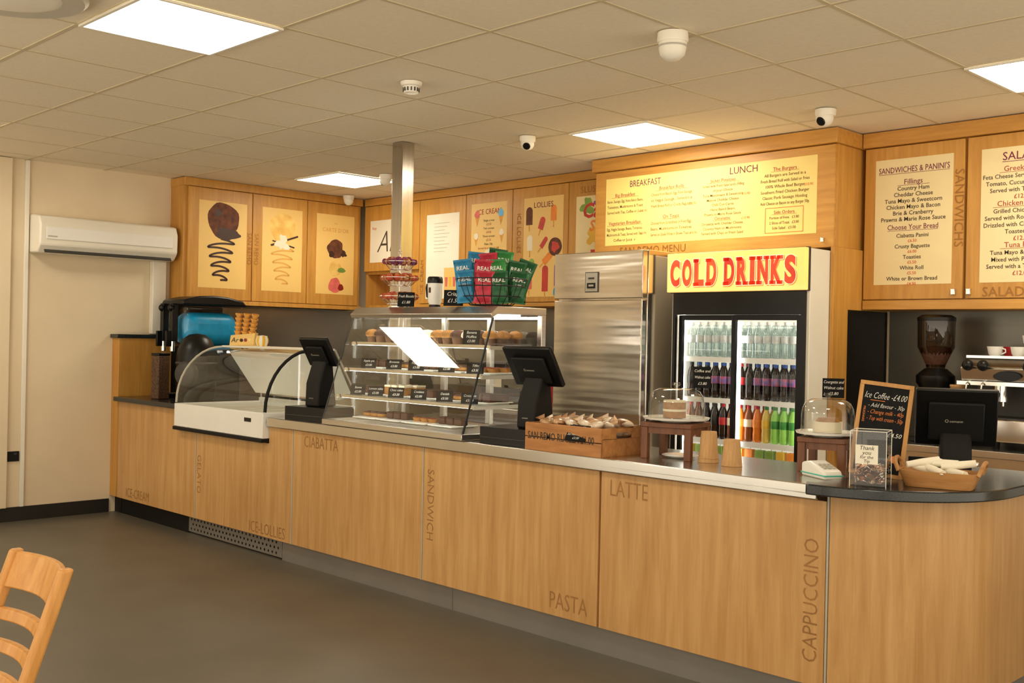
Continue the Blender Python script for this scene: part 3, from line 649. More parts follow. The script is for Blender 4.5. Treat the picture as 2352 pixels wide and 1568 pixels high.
COIN=mat('copper_coin',(.5,.28,.16),.35,1,var=.3,scale=30); COIN2=mat('silver_coin',(.66,.62,.55),.3,1,var=.2,scale=30)
m=MB()
for i in range(230):
    m.cyl((0,0,0),random.uniform(.010,.013),.002,COIN if random.random()<.65 else COIN2,12,mtx=Matrix.Translation((random.uniform(-.046,.046),random.uniform(-.046,.046),random.uniform(.014,.075)))@Matrix.Rotation(random.uniform(-.8,.8),4,'X')@Matrix.Rotation(random.uniform(-.8,.8),4,'Y'))
o=m.obj('coins',None); o.location=(-1.885,3.745,.912); o.rotation_euler=(0,0,math.radians(18)); o['kind']='stuff'; o['label']='heap of copper and silver coins in the tip jar'; o['category']='coins'
# chalkboard
t=thing('chalkboard','small oak-framed chalkboard with ice coffee prices','chalkboard',(-1.985,3.98,.918)); t.rotation_euler=(math.radians(-8),math.radians(6),math.radians(24))
MB().box(-.085,.085,-.004,.004,.018,.358,SLATE).obj('slate',t)
OAKF=wood('frame_oak','A87436','CF9A56',.45)
MB().box(-.101,.101,-.009,.009,0,.016,OAKF).box(-.101,.101,-.009,.009,.356,.372,OAKF).box(-.101,-.085,-.009,.009,.016,.356,OAKF).box(.085,.101,-.009,.009,.016,.356,OAKF).obj('frame',t,bev=.002)
sl=(.25,0,1)
m=MB().text('Ice Coffee -£4.00',(-.08,-.005,.305),X1,sl,.036,CHALK,.155,'LEFT',bold=-.01).box(-.055,-.0,-.0055,-.005,.296,.298,CHALKO)
for i,l in enumerate(('- Add flavour - 30p','- Change milk - 40p','- Top with cream - 50p')): m.text(l,(-.062,-.005,.270-i*.026),X1,sl,.024,CHALK if i==0 else CHALKO,.135,'LEFT',bold=-.01)
m.text('£4.50',(.05,-.005,.16),X1,sl,.024,CHALK); m.text('MILKSHAKE',(-.077,-.005,.27),(0,0,-1),X1,.012,CHALKO,.08,'LEFT')
m.sph((.06,-.005,.075),.014,CHALKO,seg=10,rings=6,sc=(1,.05,1)); m.obj('writing',t)
# basket
t=thing('wooden_basket','light wooden tray basket with curved handles','basket',(-1.70,3.92,.912),rz=14)
def ring(w,dd,z,n=24): return [(w*math.copysign(abs(math.cos(a*2*math.pi/n))**.45,math.cos(a*2*math.pi/n)),dd*math.copysign(abs(math.sin(a*2*math.pi/n))**.45,math.sin(a*2*math.pi/n)),z) for a in range(n+1)]
MB().sheet([ring(.0,.0,.001),ring(.118,.064,.001),ring(.142,.082,.062),ring(.136,.076,.062),ring(.112,.060,.010),ring(.0,.0,.010)],BASKW).obj('tray',t)
for sx in (-1,1):
    MB().tube([(sx*.138,-.05,.055),(sx*.15,-.045,.085),(sx*.155,-.02,.10),(sx*.155,.02,.10),(sx*.15,.045,.085),(sx*.138,.05,.055)],.008,BASKW).obj('handle',t)
nap=thing('napkin_roll','white paper napkin-wrapped cutlery roll','napkin',(0,0,0),group='napkin rolls in the wooden basket')
MB().lathe([(0,-.06),(.012,-.06),(.0145,.0),(.013,.06),(.006,.056),(0,.052)],PAPER,mtx=Matrix.Rotation(math.pi/2,4,'Y'),seg=10).box(.02,.068,-.013,.013,-.002,.002,PAPER).box(.05,.066,-.009,.009,-.006,-.001,CHROME).obj('roll',nap)
for i,(x,y,z,r_) in enumerate(((-.055,-.03,.030,10),(-.055,.015,.030,-12),(.05,-.02,.030,14),(.05,.022,.030,-5),(-.04,0,.060,30),(.05,0,.060,-25),(0,.015,.088,5),(-.06,-.012,.088,40),(.06,.02,.086,20),(-.01,-.03,.066,-35))):
    L_=(-1.70+x,3.92+y,.912+z)
    o=nap if i==0 else dup(nap,L_); o.location=L_; o.rotation_euler=(0,math.radians(random.uniform(-14,14)),math.radians(r_))
# ------------------------------------------------------------------ upper cabinets
lb=thing('menu_cabinet','oak wall cabinet with ice cream picture posters','cabinet',(-8.13,5.05,1.66),group='oak menu cabinets')
MB().box(-8.249,-8.03,4.17,5.93,1.665,2.686,OAKC).box(-8.249,-8.0,4.165,5.935,2.62,2.686,OAKC).box(-8.249,-8.0,4.165,5.935,1.665,1.70,OAKC).obj('body',lb,world=True,bev=.003)
BROWN=mat('choc_scoop','7A4428',.7,scale=22,col2='4A2818'); VAN=mat('vanilla_scoop','F6D27A',.7,scale=14,col2='E0AC50'); CHOC=mat('choc_ribbon','3A1C12',.5,var=.1); CARA=mat('caramel_ribbon','DDA858',.5,var=.05); PINK=mat('pink_scoop','DD6A62',.6,var=.2,scale=20); LEAF=mat('leaf_green','6E8A3C',.6,var=.2)
def disc(m,O,r,u,rad,mm,seed=0,n=28,wob=.06,sx=1):
    rnd=random.Random(seed); ph=[rnd.uniform(0,6) for _ in range(3)]
    O=Vector(O);r=Vector(r);u=Vector(u); pts=[]
    for k in range(n):
        a=2*math.pi*k/n; q=rad*(1+wob*(math.sin(3*a+ph[0])+.6*math.sin(5*a+ph[1])+.4*math.sin(8*a+ph[2])))
        pts.append(O+r*math.cos(a)*q*sx+u*math.sin(a)*q)
    m.add(pts,[tuple(range(n))],mm)
def ribbon(m,O,r,u,w,h,turns,mm,th=.006):
    O=Vector(O);r=Vector(r);u=Vector(u); L_=[];n=90
    for i in range(n+1):
        q=i/n; ww=w*(1-.55*q)
        L_.append(O+r*math.sin(q*turns*2*math.pi)*ww-u*(q*h)+u*math.cos(q*turns*4*math.pi)*.008)
    vs=[];fs=[]
    for i,p in enumerate(L_):
        a=L_[max(0,i-1)];b=L_[min(n,i+1)];tn=(b-a).normalized(); nn=r.cross(u); sd=tn.cross(nn)
        vs+= [p+sd*th,p-sd*th]
        if i: fs.append((2*i-2,2*i-1,2*i+1,2*i))
    m.add(vs,fs,mm)
def xdoor(y0,y1,kind):
    dr=MB().box(-8.03,-8.008,y0+.003,y1-.003,1.705,2.615,OAKC).obj('door',lb,world=True,bev=.003)
    a,b=y0+.095,y1-.055; z0,z1=1.80,2.515; x=-8.0065; c=(a+b)/2
    MB().box(-8.0075,-8.0065,a,b,z0,z1,BOARDO).obj('poster',dr,world=True,label='warm cream ice cream poster')
    m=MB(); e=x+.0008; e2=x+.0014; e3=x+.002
    if kind==0:
        disc(m,(e,c,2.365),Y1,Z1,.145,BROWN,1,wob=.04); disc(m,(e2,c+.04,2.25),Y1,Z1,.05,CHOC,3,sx=2.2,wob=.12); disc(m,(e2,c-.05,2.42),Y1,Z1,.03,CHOC,8,wob=.15); ribbon(m,(e3,c-.02,2.20),Y1,Z1,.13,.34,4.5,CHOC,.008)
    if kind==1:
        disc(m,(e,c,2.35),Y1,Z1,.13,VAN,2,wob=.04); ribbon(m,(e,c,2.18),Y1,Z1,.12,.32,4.5,CARA,.007); m.add([(e2,c-.12,2.20),(e2,c-.11,2.185),(e2,c+.16,2.28),(e2,c+.155,2.295)],[(0,1,2,3)],CHOC); m.add([(e2,c-.10,2.24),(e2,c-.10,2.228),(e2,c+.12,2.18),(e2,c+.125,2.192)],[(0,1,2,3)],CHOC)
        disc(m,(e3,c,2.22),Y1,Z1,.06,CREAM,5,wob=.3)
    if kind==2:
        m.text("CARTE D'OR",(e,c,2.36),Y1,Z1,.05,INKG,.33); m.text('the',(e,c,2.43),Y1,Z1,.025,INKG)
        disc(m,(e,c,2.21),Y1,Z1,.085,BROWN,6); disc(m,(e2,c-.04,2.16),Y1,Z1,.03,CHOC,7); disc(m,(e2,c+.09,2.17),Y1,Z1,.03,CHOC,12,wob=.2); disc(m,(e,c,2.03),Y1,Z1,.068,VAN,8); disc(m,(e2,c+.07,2.02),Y1,Z1,.022,LEAF,9,sx=2); disc(m,(e,c,1.88),Y1,Z1,.068,PINK,10); disc(m,(e2,c+.065,1.865),Y1,Z1,.03,BERRY,11)
    m.obj('artwork',dr,world=True)
    if kind<2:
        MB().text('SAN REMO',(x+.0005,(y1-.046) if kind==0 else y0+.022,2.28),(0,0,-1),Y1,.055,OAKD2,.45,'LEFT').obj('lettering',dr,world=True)
xdoor(4.20,4.79,0);xdoor(4.79,5.34,1);xdoor(5.34,5.90,2)
bc=thing('menu_cabinet','oak wall cabinets with ice cream and lolly price posters','cabinet',(-6.5,6.1,1.68),group='oak menu cabinets')
MB().box(-7.995,-4.95,5.98,6.284,1.995,2.686,OAKC).box(-7.40,-4.95,5.98,6.284,1.685,1.995,OAKC).box(-7.995,-4.95,5.95,5.98,2.62,2.686,OAKH).box(-7.40,-4.95,5.95,5.98,1.685,1.715,OAKH).box(-7.995,-7.4,5.98,6.284,1.685,1.71,OAKC).box(-7.995,-7.97,5.98,6.284,1.71,1.995,OAKC).obj('body',bc,world=True,bev=.003)
def ydoor(par,x0,x1,z0,z1,yf,bx0,bx1,bz0,bz1,bm,mw=OAKC,lab='cream menu board'):
    dr=MB().box(x0+.003,x1-.003,yf+.004,yf+.03,z0,z1,mw).obj('door',par,world=True,bev=.003)
    MB().box(bx0,bx1,yf+.0025,yf+.004,bz0,bz1,bm).obj('board',dr,world=True,label=lab)
    return dr
yf=5.946
dr=ydoor(bc,-7.99,-7.20,2.02,2.615,yf,-7.90,-7.30,2.10,2.48,PAPER,lab='white sign board')
MB().text('Ar',(-7.80,yf+.0015,2.19),X1,(.32,0,1),.28,INKB,None,'LEFT',sx=.9,bold=-.012).text('Bags',(-7.87,yf+.0015,2.40),X1,Z1,.035,INKO,None,'LEFT').obj('writing',dr,world=True)
dr=ydoor(bc,-7.20,-6.60,1.72,2.615,yf,-7.10,-6.68,1.76,2.48,PAPER,lab='white paper price list')
MB().text('ICE CREAM',(-7.135,yf+.0015,1.80),Z1,(-1,0,0),.06,OAKD2,.5,'LEFT').obj('lettering',dr,world=True)
m=MB()
for i in range(9): m.box(-7.0,-6.80-.03*(i%3),yf+.001,yf+.0015,2.40-i*.03,2.404-i*.03,GREYP)
m.box(-6.86,-6.69,yf+.001,yf+.0015,1.8,2.02,BOARDO)
for i,(mm,x) in enumerate(((PINK,-6.83),(STR,-6.78),(PINK,-6.73))): m.prism([(x-.012,yf+.0005,1.86),(x+.012,yf+.0005,1.86),(x+.018,yf+.0005,1.94),(x-.018,yf+.0005,1.94)],(0,.0003,0),mm)
m.obj('artwork',dr,world=True)
dr=ydoor(bc,-6.60,-6.05,1.72,2.615,yf,-6.53,-6.11,1.77,2.53,BOARDO,lab='orange ice cream price poster')
e=yf+.0015
m=MB().text('ICE CREAM',(-6.32,e,2.44),X1,Z1,.06,INKR,.28)
for i,l in enumerate(('Single scoop','£3.50','Two scoops','£4.50','Three scoops','£5.50','Flake 50p','Served in a cone or tub')): m.text(l,(-6.32,e,2.38-i*.032),X1,Z1,.026,INKR if i%2 else INKB,.3)
RED=mat('lolly_red','C8372C',.5,var=.2,scale=12); ORG=mat('lolly_orange','EE8A2C',.5,var=.2,scale=12); PUR=mat('lolly_purple','8C5AA0',.5,var=.15); GRN=mat('lolly_green','86AA48',.5,var=.2,scale=12)
def icone(m,x,z,mm,k=1,e=e):
    m.add([(x,e,z),(x+.022*k,e,z+.07*k),(x-.022*k,e,z+.07*k)],[(0,1,2)],WAF); disc(m,(x,e-.0004,z+.085*k),X1,Z1,.026*k,mm,int(x*99))
for x,z,mm,k in ((-6.46,2.34,PINK,1.2),(-6.47,2.18,CREAM,1),(-6.18,2.34,BLUE,1.2),(-6.17,2.2,CREAM,1),(-6.44,1.96,CREAM,1.5),(-6.32,1.98,CREAM,1.6),(-6.19,1.96,BROWN,1.5),(-6.38,1.82,PINK,1),(-6.25,1.82,VAN,1)): icone(m,x,z,mm,k)
m.obj('artwork',dr,world=True)
dr=ydoor(bc,-6.05,-5.45,1.72,2.615,yf,-5.92,-5.50,1.76,2.53,BOARDO,lab='orange ice lollies poster')
MB().text('ICE LOLLIES',(-5.995,e,2.42),(0,0,-1),X1,.06,OAKD2,.55,'LEFT').obj('lettering',dr,world=True)
m=MB().text('LOLLIES',(-5.71,e,2.45),X1,Z1,.06,INKP,.25)
def lolly(m,x,z,w,h,mm,tilt=0):
    mt=Matrix.Translation((x,0,z))@Matrix.Rotation(math.radians(tilt),4,'Y')
    n=10; pts=[(-w,e,0),(w,e,0),(w,e,h-w)]+[(w*math.cos(a*math.pi/n),e,h-w+w*math.sin(a*math.pi/n)) for a in range(1,n)]+[(-w,e,h-w)]
    m.add(pts,[tuple(range(len(pts)))],mm,False,mt); m.add([(-.006,e,0),(.006,e,0),(.006,e,-.05),(-.006,e,-.05)],[(0,3,2,1)],WAF,False,mt)
for x,z,w_,h_,mm,tl in ((-5.86,2.32,.035,.14,BROWN,0),(-5.74,2.28,.028,.10,RED,20),(-5.60,2.34,.03,.12,ORG,0),(-5.85,2.12,.03,.12,CREAM,0),(-5.73,2.14,.02,.1,RED,40),(-5.84,1.98,.03,.08,GRN,15),(-5.70,2.02,.028,.12,ORG,50),(-5.68,1.80,.032,.2,RED,0),(-5.56,1.84,.025,.17,PUR,0),(-5.85,1.82,.03,.10,PINK,0),(-5.55,1.77,.04,.07,BLUE,0)): lolly(m,x,z,w_,h_,mm,tl)
disc(m,(-5.58,e-.0005,2.14),X1,Z1,.07,BROWN,3,wob=.01)
disc(m,(-5.58,e-.0008,2.14),X1,Z1,.04,RED,3,wob=.15); m.obj('artwork',dr,world=True)
dr=ydoor(bc,-5.45,-4.955,1.72,2.615,yf,-5.37,-5.0,1.76,2.50,BOARD,lab='cream slush poster')
MB().text('SLUSH',(-5.33,e,2.525),X1,Z1,.07,OAKD2,.35,'LEFT').obj('lettering',dr,world=True)
m=MB().text('Cali',(-5.19,e,2.34),X1,(.15,0,1),.15,RED,.26,bold=.03).text('SIP',(-5.17,e,2.24),X1,(.15,0,1),.11,ORG,.2,bold=.03)
disc(m,(-5.26,e+.0004,2.42),X1,Z1,.06,GRN,5,wob=.25);disc(m,(-5.13,e+.0004,2.44),X1,Z1,.05,PUR,6,wob=.25);disc(m,(-5.2,e+.0004,2.2),X1,Z1,.06,STR,7,wob=.25)
m.prism([(-5.36,e-.0003,1.9),(-5.26,e-.0003,1.9),(-5.24,e-.0003,2.06),(-5.38,e-.0003,2.06)],(0,.0002,0),BLUE); m.prism([(-5.20,e-.0003,1.92),(-5.10,e-.0003,1.92),(-5.08,e-.0003,2.1),(-5.22,e-.0003,2.1)],(0,.0002,0),RED)
m.obj('artwork',dr,world=True)
mb_=thing('menu_cabinet','projecting oak cabinet with wide breakfast and lunch menu','cabinet',(-4.0,6.0,2.0),group='oak menu cabinets')
MB().box(-4.93,-3.10,5.68,6.284,2.0,2.60,OAKC).box(-4.945,-3.08,5.63,6.284,2.60,2.686,OAKH).obj('body',mb_,world=True,bev=.004)
yf=5.652
dr=ydoor(mb_,-4.93,-3.10,2.0,2.595,yf,-4.83,-3.215,2.085,2.545,BOARDY,OAKH,'bright yellow menu board')
e=yf+.0015; m=MB()
m.text('BREAKFAST',(-4.49,e,2.475),X1,Z1,.062,INKP,.26);m.text('LUNCH',(-3.72,e,2.485),X1,Z1,.062,INKP,.2)
def lines(L_,cx,z,size,pitch,mw,ink=INKB,rink=INKR,bold=.010):
    for l in L_:
        if l.startswith('*'): m.text(l[1:],(cx,e,z),X1,Z1,size*1.25,rink,mw,bold=.004); ul=min(mw,len(l)*size*.62)/2; m.box(cx-ul,cx+ul,e-.0002,e,z-size*.20,z-size*.14,rink)
        elif l.startswith('~'): m.text(l[1:],(cx,e,z),X1,Z1,size,rink,mw,bold=.01)
        elif l: m.text(l,(cx,e,z),X1,Z1,size,ink,mw,bold=bold)
        z-=pitch
kw=dict(ink=INKM,bold=.006)
lines(['*Big Breakfast','Bacon, Sausage, Egg, Heinz Baked Beans,','Tomatoes, Mushrooms & Toast','Served with Tea, Coffee or Juice','','*Vegetarian Breakfast','Egg, Veggie Sausage, Beans, Tomatoes,','Mushrooms & Toast, Served with Tea,','Coffee or Juice  v'],-4.66,2.415,.027,.038,.31,**kw)
lines(['*Breakfast Rolls','Choose from Bacon, Egg, Pork Sausage','or Veggie Sausage - Served in a','Fresh Bread Roll or Crusty Baguette','','*On Toast','Choose from Scrambled or Fried Egg,','Beans, Mushrooms or Tomatoes','Served on Sliced White or Brown Toast  v'],-4.27,2.435,.027,.038,.33,**kw)
lines(['*Jacket Potatoes','Served with Fresh Salad and a Filling','of your Choice','Tuna Mayonnaise & Sweetcorn','Mature Cheddar Cheese','Chilli Con Carne','Heinz Baked Beans','Prawns in Marie Rose Sauce','*Omelette','Omelette with Cheddar Cheese,','Country Ham or Mushrooms','Served with Chips or Fresh Salad'],-3.87,2.445,.024,.030,.31,**kw)
lines(['*The Burgers','All Burgers are Served in a','Fresh Bread Roll with Salad or Fries','100% Whole Beef Burger','Southern Fried Chicken Burger','Classic Pork Sausage Hotdog','Add Cheese or Bacon to any Burger 50p'],-3.43,2.475,.026,.034,.33,**kw)
lines(['*Side Orders','Portion of Fries   £3.80','2 Slices of Toast   £3.00','Side Salad   £3.00'],-3.43,2.215,.023,.031,.2,**kw)
for x0,x1,z0,z1 in ((-3.56,-3.30,2.25,2.253),(-3.56,-3.30,2.10,2.103),(-3.56,-3.557,2.10,2.25),(-3.303,-3.30,2.10,2.25)): m.box(x0,x1,e-.0002,e,z0,z1,INKO)
for x,z in ((-4.50,2.30),(-4.50,2.15),(-4.10,2.32),(-4.09,2.13),(-3.70,2.35),(-3.70,2.20),(-3.27,2.37)): m.text('£10.90',(x,e,z),X1,Z1,.022,INKO)
m.obj('writing',dr,world=True)
MB().text('SAN REMO MENU',(-4.70,e,2.02),X1,Z1,.07,mat('engraved_menu_wood','8A5A20',.7,var=.1),.66,'LEFT').obj('lettering',dr,world=True)
MB().box(-3.18,-3.16,yf-.014,yf+.004,2.03,2.055,CHROME).obj('handle',dr,world=True,bev=.002)
t=thing('end_panel','tall oak side panel between drinks cooler and coffee station','end panel',(-3.085,5.95,0))
MB().box(-3.10,-3.077,5.62,6.284,0,1.998,OAKC).obj('body',t,world=True,bev=.002)
MB().box(-3.0765,-3.0745,5.79,6.284,.905,1.64,mat('black_gloss','14120F',.25,var=.2)).obj('cladding',t,world=True,label='black side cladding')
rc=thing('menu_cabinet','oak wall cabinets with sandwich and salad menus','cabinet',(-1.9,6.1,1.66),group='oak menu cabinets')
MB().box(-3.07,-.60,5.98,6.284,1.66,2.62,OAKC).box(-3.075,-.60,5.93,6.284,2.60,2.686,OAKH).box(-3.07,-.60,5.95,6.284,1.645,1.70,OAKH).obj('body',rc,world=True,bev=.003)
yf=5.946
dr=ydoor(rc,-3.07,-2.475,1.705,2.595,yf,-3.0,-2.54,1.79,2.52,BOARD)
e=yf+.0015; m=MB()
cxm=-2.77
lines(["*SANDWICHES & PANINI'S"],cxm,2.44,.038,.0355,.42,rink=INKP)
lines(['*Fillings','Country Ham','Cheddar Cheese','Tuna Mayo & Sweetcorn','Chicken Mayo & Bacon','Brie & Cranberry','Prawns & Marie Rose Sauce'],cxm,2.37,.034,.0355,.41,rink=INKP)
lines(['*Choose Your Bread'],cxm,2.108,.034,.035,.30,rink=INKP)
for i,(a,b) in enumerate((('Ciabatta Panini','£6.50'),('Crusty Baguette','£6.00'),('Toasties','£5.50'),('White Roll','£5.50'),('White or Brown Bread','£4.50'))):
    m.text(a,(cxm,e,2.062-i*.062),X1,Z1,.032,INKB,.4,bold=.010); m.text(b,(cxm,e,2.034-i*.062),X1,Z1,.024,INKO,bold=.01)
m.obj('writing',dr,world=True)
MB().text('SANDWICHS',(-2.528,e,2.43),(0,0,-1),X1,.075,OAKD2,.53,'LEFT').obj('lettering',dr,world=True)
MB().box(-2.535,-2.51,yf-.02,yf+.004,1.725,1.76,CHROME).obj('handle',dr,world=True,bev=.003)
dr=ydoor(rc,-2.465,-1.87,1.705,2.595,yf,-2.385,-1.95,1.79,2.52,BOARD)
m=MB(); cxm=-2.165
lines(['*SALADS'],cxm,2.45,.05,.04,.3,rink=INKP)
lines(['*Greek Salad','Feta Cheese Served with Olives,','Tomato, Cucumber & Onion','Served with Toasted Pitta','~£12.00','*Chicken Caesar','Grilled Chicken Breast','Served with Romaine Lettuce','Drizzled with Caesar Dressing','Toasted Pitta','~£12.00','*Tuna Pasta','Tuna Mayo & Sweetcorn','Mixed with Penne Pasta','Served with a Toasted Pitta','~£12.00'],cxm,2.39,.033,.0375,.42)
m.obj('writing',dr,world=True)
MB().text('SALADS',(-2.37,e,1.715),X1,Z1,.075,OAKD2,.35,'LEFT').obj('lettering',dr,world=True)
MB().box(-2.45,-2.425,yf-.02,yf+.004,1.725,1.76,CHROME).obj('handle',dr,world=True,bev=.003)
dr=ydoor(rc,-1.86,-1.27,1.705,2.595,yf,-1.78,-1.35,1.79,2.52,BOARD)
# ------------------------------------------------------------------ steel fridge
t=thing('steel_fridge','tall stainless steel upright catering fridge','fridge',(-4.505,5.6,0))
MB().box(-4.88,-4.13,5.25,5.93,.10,2.0,mat('fridge_side_steel',(.66,.62,.56),.13,1,var=.04,scale=2,bump=.05)).obj('body',t,world=True,bev=.004)
MB().box(-4.875,-4.135,5.20,5.248,.16,1.69,STEELW).obj('door',t,world=True,bev=.006)
MB().box(-4.878,-4.133,5.20,5.248,1.70,1.998,STEELW).obj('control_fascia',t,world=True,bev=.004)
MB().box(-4.60,-4.49,5.194,5.20,1.74,1.87,DGREY).box(-4.595,-4.495,5.192,5.194,1.745,1.865,GREYP).box(-4.58,-4.51,5.190,5.192,1.765,1.80,BLK).box(-4.565,-4.525,5.188,5.190,1.777,1.789,GREYP).box(-4.57,-4.52,5.190,5.192,1.825,1.835,DGREY).obj('control_panel',t,world=True)
for x in (-4.83,-4.18):
    for y in (5.3,5.88): MB().cyl((x,y,0),.025,.10,DGREY).obj('leg',t,world=True)
# ------------------------------------------------------------------ drinks cooler
k=thing('drinks_cooler','double-door glass drinks cooler with lit COLD DRINKS sign','drinks cooler',(-3.58,5.7,0))
INN=mat('cooler_interior_glow','F4F2E6',.5,var=.02,emit=.3)  # liner given a faint glow of its own so the interior looks lit
x0,x1=-4.06,-3.105
MB().box(x0,x0+.035,5.41,5.94,0,1.975,WHITEP).box(x1-.035,x1,5.41,5.94,0,1.975,WHITEP).box(x0+.035,x1-.035,5.41,5.94,1.66,1.975,WHITEP).box(x0+.035,x1-.035,5.41,5.94,0,.12,DGREY).box(x0+.035,x1-.035,5.90,5.94,.12,1.66,WHITEP).obj('body',k,world=True,bev=.003)
MB().box(x0+.036,x1-.036,5.885,5.899,.121,1.659,INN).box(x0+.036,x0+.045,5.47,5.885,.121,1.659,INN).box(x1-.045,x1-.036,5.47,5.885,.121,1.659,INN).obj('liner',k,world=True)
sg=MB().box(x0-.002,x1+.002,5.388,5.41,1.733,1.982,DGREY).box(x0,x1,5.35,5.388,1.738,1.976,SIGN).obj('sign',k,world=True,bev=.003,label='glowing yellow header sign')
def signtext(mm,y,grow,dx=0,dz=0):
    m=MB(); X=-4.035+dx; b0=1.772+dz; HH=.165; z0=b0-grow; H_=HH+2*grow
    for ch in 'COLD DRINKS':
        if ch==' ': X+=.036; continue
        w_={'I':.032}.get(ch,.073); st=.026
        m.text(ch,(X-grow,y,z0),X1,Z1,1,mm,bold=.05,fit=(w_+2*grow,H_))
        def bx(a,b,z): m.add([(a-grow,y,z-grow),(b+grow,y,z-grow),(b+grow,y,z+.022+grow),(a-grow,y,z+.022+grow)],[(0,1,2,3)],mm)
        zt=b0+HH-.022; zb=b0
        if ch in 'LDRNKI': bx(X-.007,X+(.039 if ch=='I' else st+.008),zt); bx(X-.007,X+(.039 if ch=='I' else st+.008),zb)
        if ch=='N': bx(X+w_-.032,X+w_+.007,zt)
        if ch in 'KR': bx(X+w_-.032,X+w_+.007,zb)
        if ch=='K': bx(X+w_-.032,X+w_+.007,zt)
        X+=w_+.0165
    return m
signtext(mat('sign_shadow','F08A3A',.5,var=.05,emit=.6),5.3492,.003,.006,-.005).obj('letter_shadow',sg,world=True)
signtext(SIGNW,5.3486,.003).obj('letter_outline',sg,world=True)
signtext(SIGNR,5.3478,0).obj('lettering',sg,world=True,label='bold red slab letters')
MB().box(x0+.02,x1-.02,5.39,5.41,1.60,1.732,BLK).box(x0+.02,x0+.04,5.39,5.41,.12,1.60,BLK).box(x1-.045,x1-.02,5.39,5.41,.12,1.60,BLK).obj('door_surround',k,world=True)
for a,b,yy in ((x0+.042,-3.60,5.425),(-3.615,x1-.047,5.400)):
    fr=MB().box(a,a+.028,yy,yy+.02,.125,1.598,BLK).box(b-.028,b,yy,yy+.02,.125,1.598,BLK).box(a+.028,b-.028,yy,yy+.02,1.568,1.598,BLK).box(a+.028,b-.028,yy,yy+.02,.125,.17,BLK).obj('door',k,world=True,bev=.002,label='black-framed glass sliding door')
    MB().add([(a+.028,yy+.01,.17),(b-.028,yy+.01,.17),(b-.028,yy+.01,1.568),(a+.028,yy+.01,1.568)],[(0,1,2,3)],GLD).obj('glass',fr,world=True)
CS=[1.345,1.095,.845,.66]
for z in CS:
    m=MB().box(x0+.046,x1-.046,5.475,5.482,z-.03,z,WHITE)
    for i in range(22): m.box(x0+.05+i*.04,x0+.054+i*.04,5.482,5.88,z-.006,z-.001,WHITE)
    m.box(x0+.046,x1-.046,5.86,5.868,z-.012,z-.001,WHITE); m.obj('shelf',k,world=True)
for a,b,c,dd,z0,z1 in ((x0+.047,x0+.06,5.455,5.47,.2,1.64),(x1-.06,x1-.047,5.455,5.47,.2,1.64),(-3.62,-3.59,5.46,5.47,.2,1.56),(x0+.07,x1-.07,5.52,5.56,1.645,1.655)): MB().box(a,b,c,dd,z0,z1,LEDC).obj('light_tube',k,world=True)
def mk_bottle(liq,lab_,cap,label,h=.215):
    t=thing('drink_bottle',label,'bottle',(0,0,0),group='bottled drinks in the cooler')
    MB().lathe([(0,.002),(.021,0),(.027,.008),(.028,.05),(.026,.07),(.028,.09),(.028,.13),(.024,.16),(.013,.19),(.0115,.20),(0,.20)],liq,seg=16).obj('body',t)
    MB().lathe([(.0285,.088),(.0291,.09),(.0291,.13),(.028,.133)],lab_,seg=16).obj('bottle_label',t)
    MB().lathe([(.0135,.196),(.0135,.215),(0,.215)],cap,seg=12).obj('cap',t)
    return t
WAT=glass('water_plastic',(.86,.91,.90),.12); COLA=mat('cola','1E0E08',.12,var=.2); CLB=mat('label_blue','2458A8',.4,scale=30,col2='B84040'); CLR=mat('label_red','B8242A',.4,var=.2); CAPB=mat('cap_blue','1E4FA0',.4); CAPR=mat('cap_red','B02020',.4); LORG=mat('orange_drink','D8741C',.2,var=.1,emit=.03); LGRN=mat('green_drink','8FC85A',.2,var=.1,emit=.08); LLEM=mat('lemon_drink','D9B95C',.2,var=.1,emit=.03); LBR=mat('ginger_drink','7A4018',.2,var=.1); CAPG=mat('cap_green','3A8A3A',.4); LW=mat('label_white','E8E6E0',.4,var=.2,scale=30,col2='B8C8D0'); LBK=mat('label_black','1A1A1A',.4)
BT={'w':mk_bottle(WAT,LW,WHT,'clear plastic water bottle'),'b':mk_bottle(COLA,CLB,CAPB,'cola bottle with blue label'),'k':mk_bottle(COLA,LBK,LBK,'cola bottle with black label'),'r':mk_bottle(COLA,CLR,CAPR,'cola bottle with red label'),'o':mk_bottle(LORG,ORG,CAPR,'orange soda bottle with red cap'),'g':mk_bottle(LGRN,CAPG,CAPG,'lemon-lime bottle with green label'),'n':mk_bottle(LBR,CREAM,CAPR,'amber soft drink bottle with cream label'),'l':mk_bottle(LLEM,STR,CAPG,'pale lemon drink bottle with yellow label')}
us=set()
rows=['wwwwwwwwwwwwww','kbbbbbrkbbbbbr','nnkkrnonolgggg']
for ri,(row,z) in enumerate(zip(rows,CS[:3])):
    for dp in range(2 if ri else 3):
        for i,ch in enumerate(row):
            L_=(-3.98+i*.0602+dp*.004,5.52+dp*.07,z)
            if ch in us: dup(BT[ch],L_,random.uniform(0,360))
            else: us.add(ch); BT[ch].location=L_
def mk_carton(mm,label):
    t=thing('drink_carton',label,'drink carton',(0,0,0),group='small cartons in the cooler')
    MB().box(-.027,.027,-.02,.02,0,.14,mm).obj('carton',t,bev=.003); MB().box(-.028,.028,-.021,.021,.04,.08,LW).obj('carton_label',t); MB().tube([(0,0,.14),(.008,0,.16)],.003,WHT).obj('straw',t); return t
cc=[mk_carton(GRN,'small green fruit juice carton'),mk_carton(STR,'small yellow fruit juice carton'),mk_carton(ORG,'small orange fruit juice carton')];us=set()
for i in range(12):
    k_=[1,0,2,0,1,1,2,0,0,1,2,0][i]; L_=(-3.975+i*.0715,5.52,CS[3])
    if k_ in us: dup(cc[k_],L_)
    else: us.add(k_); cc[k_].location=L_
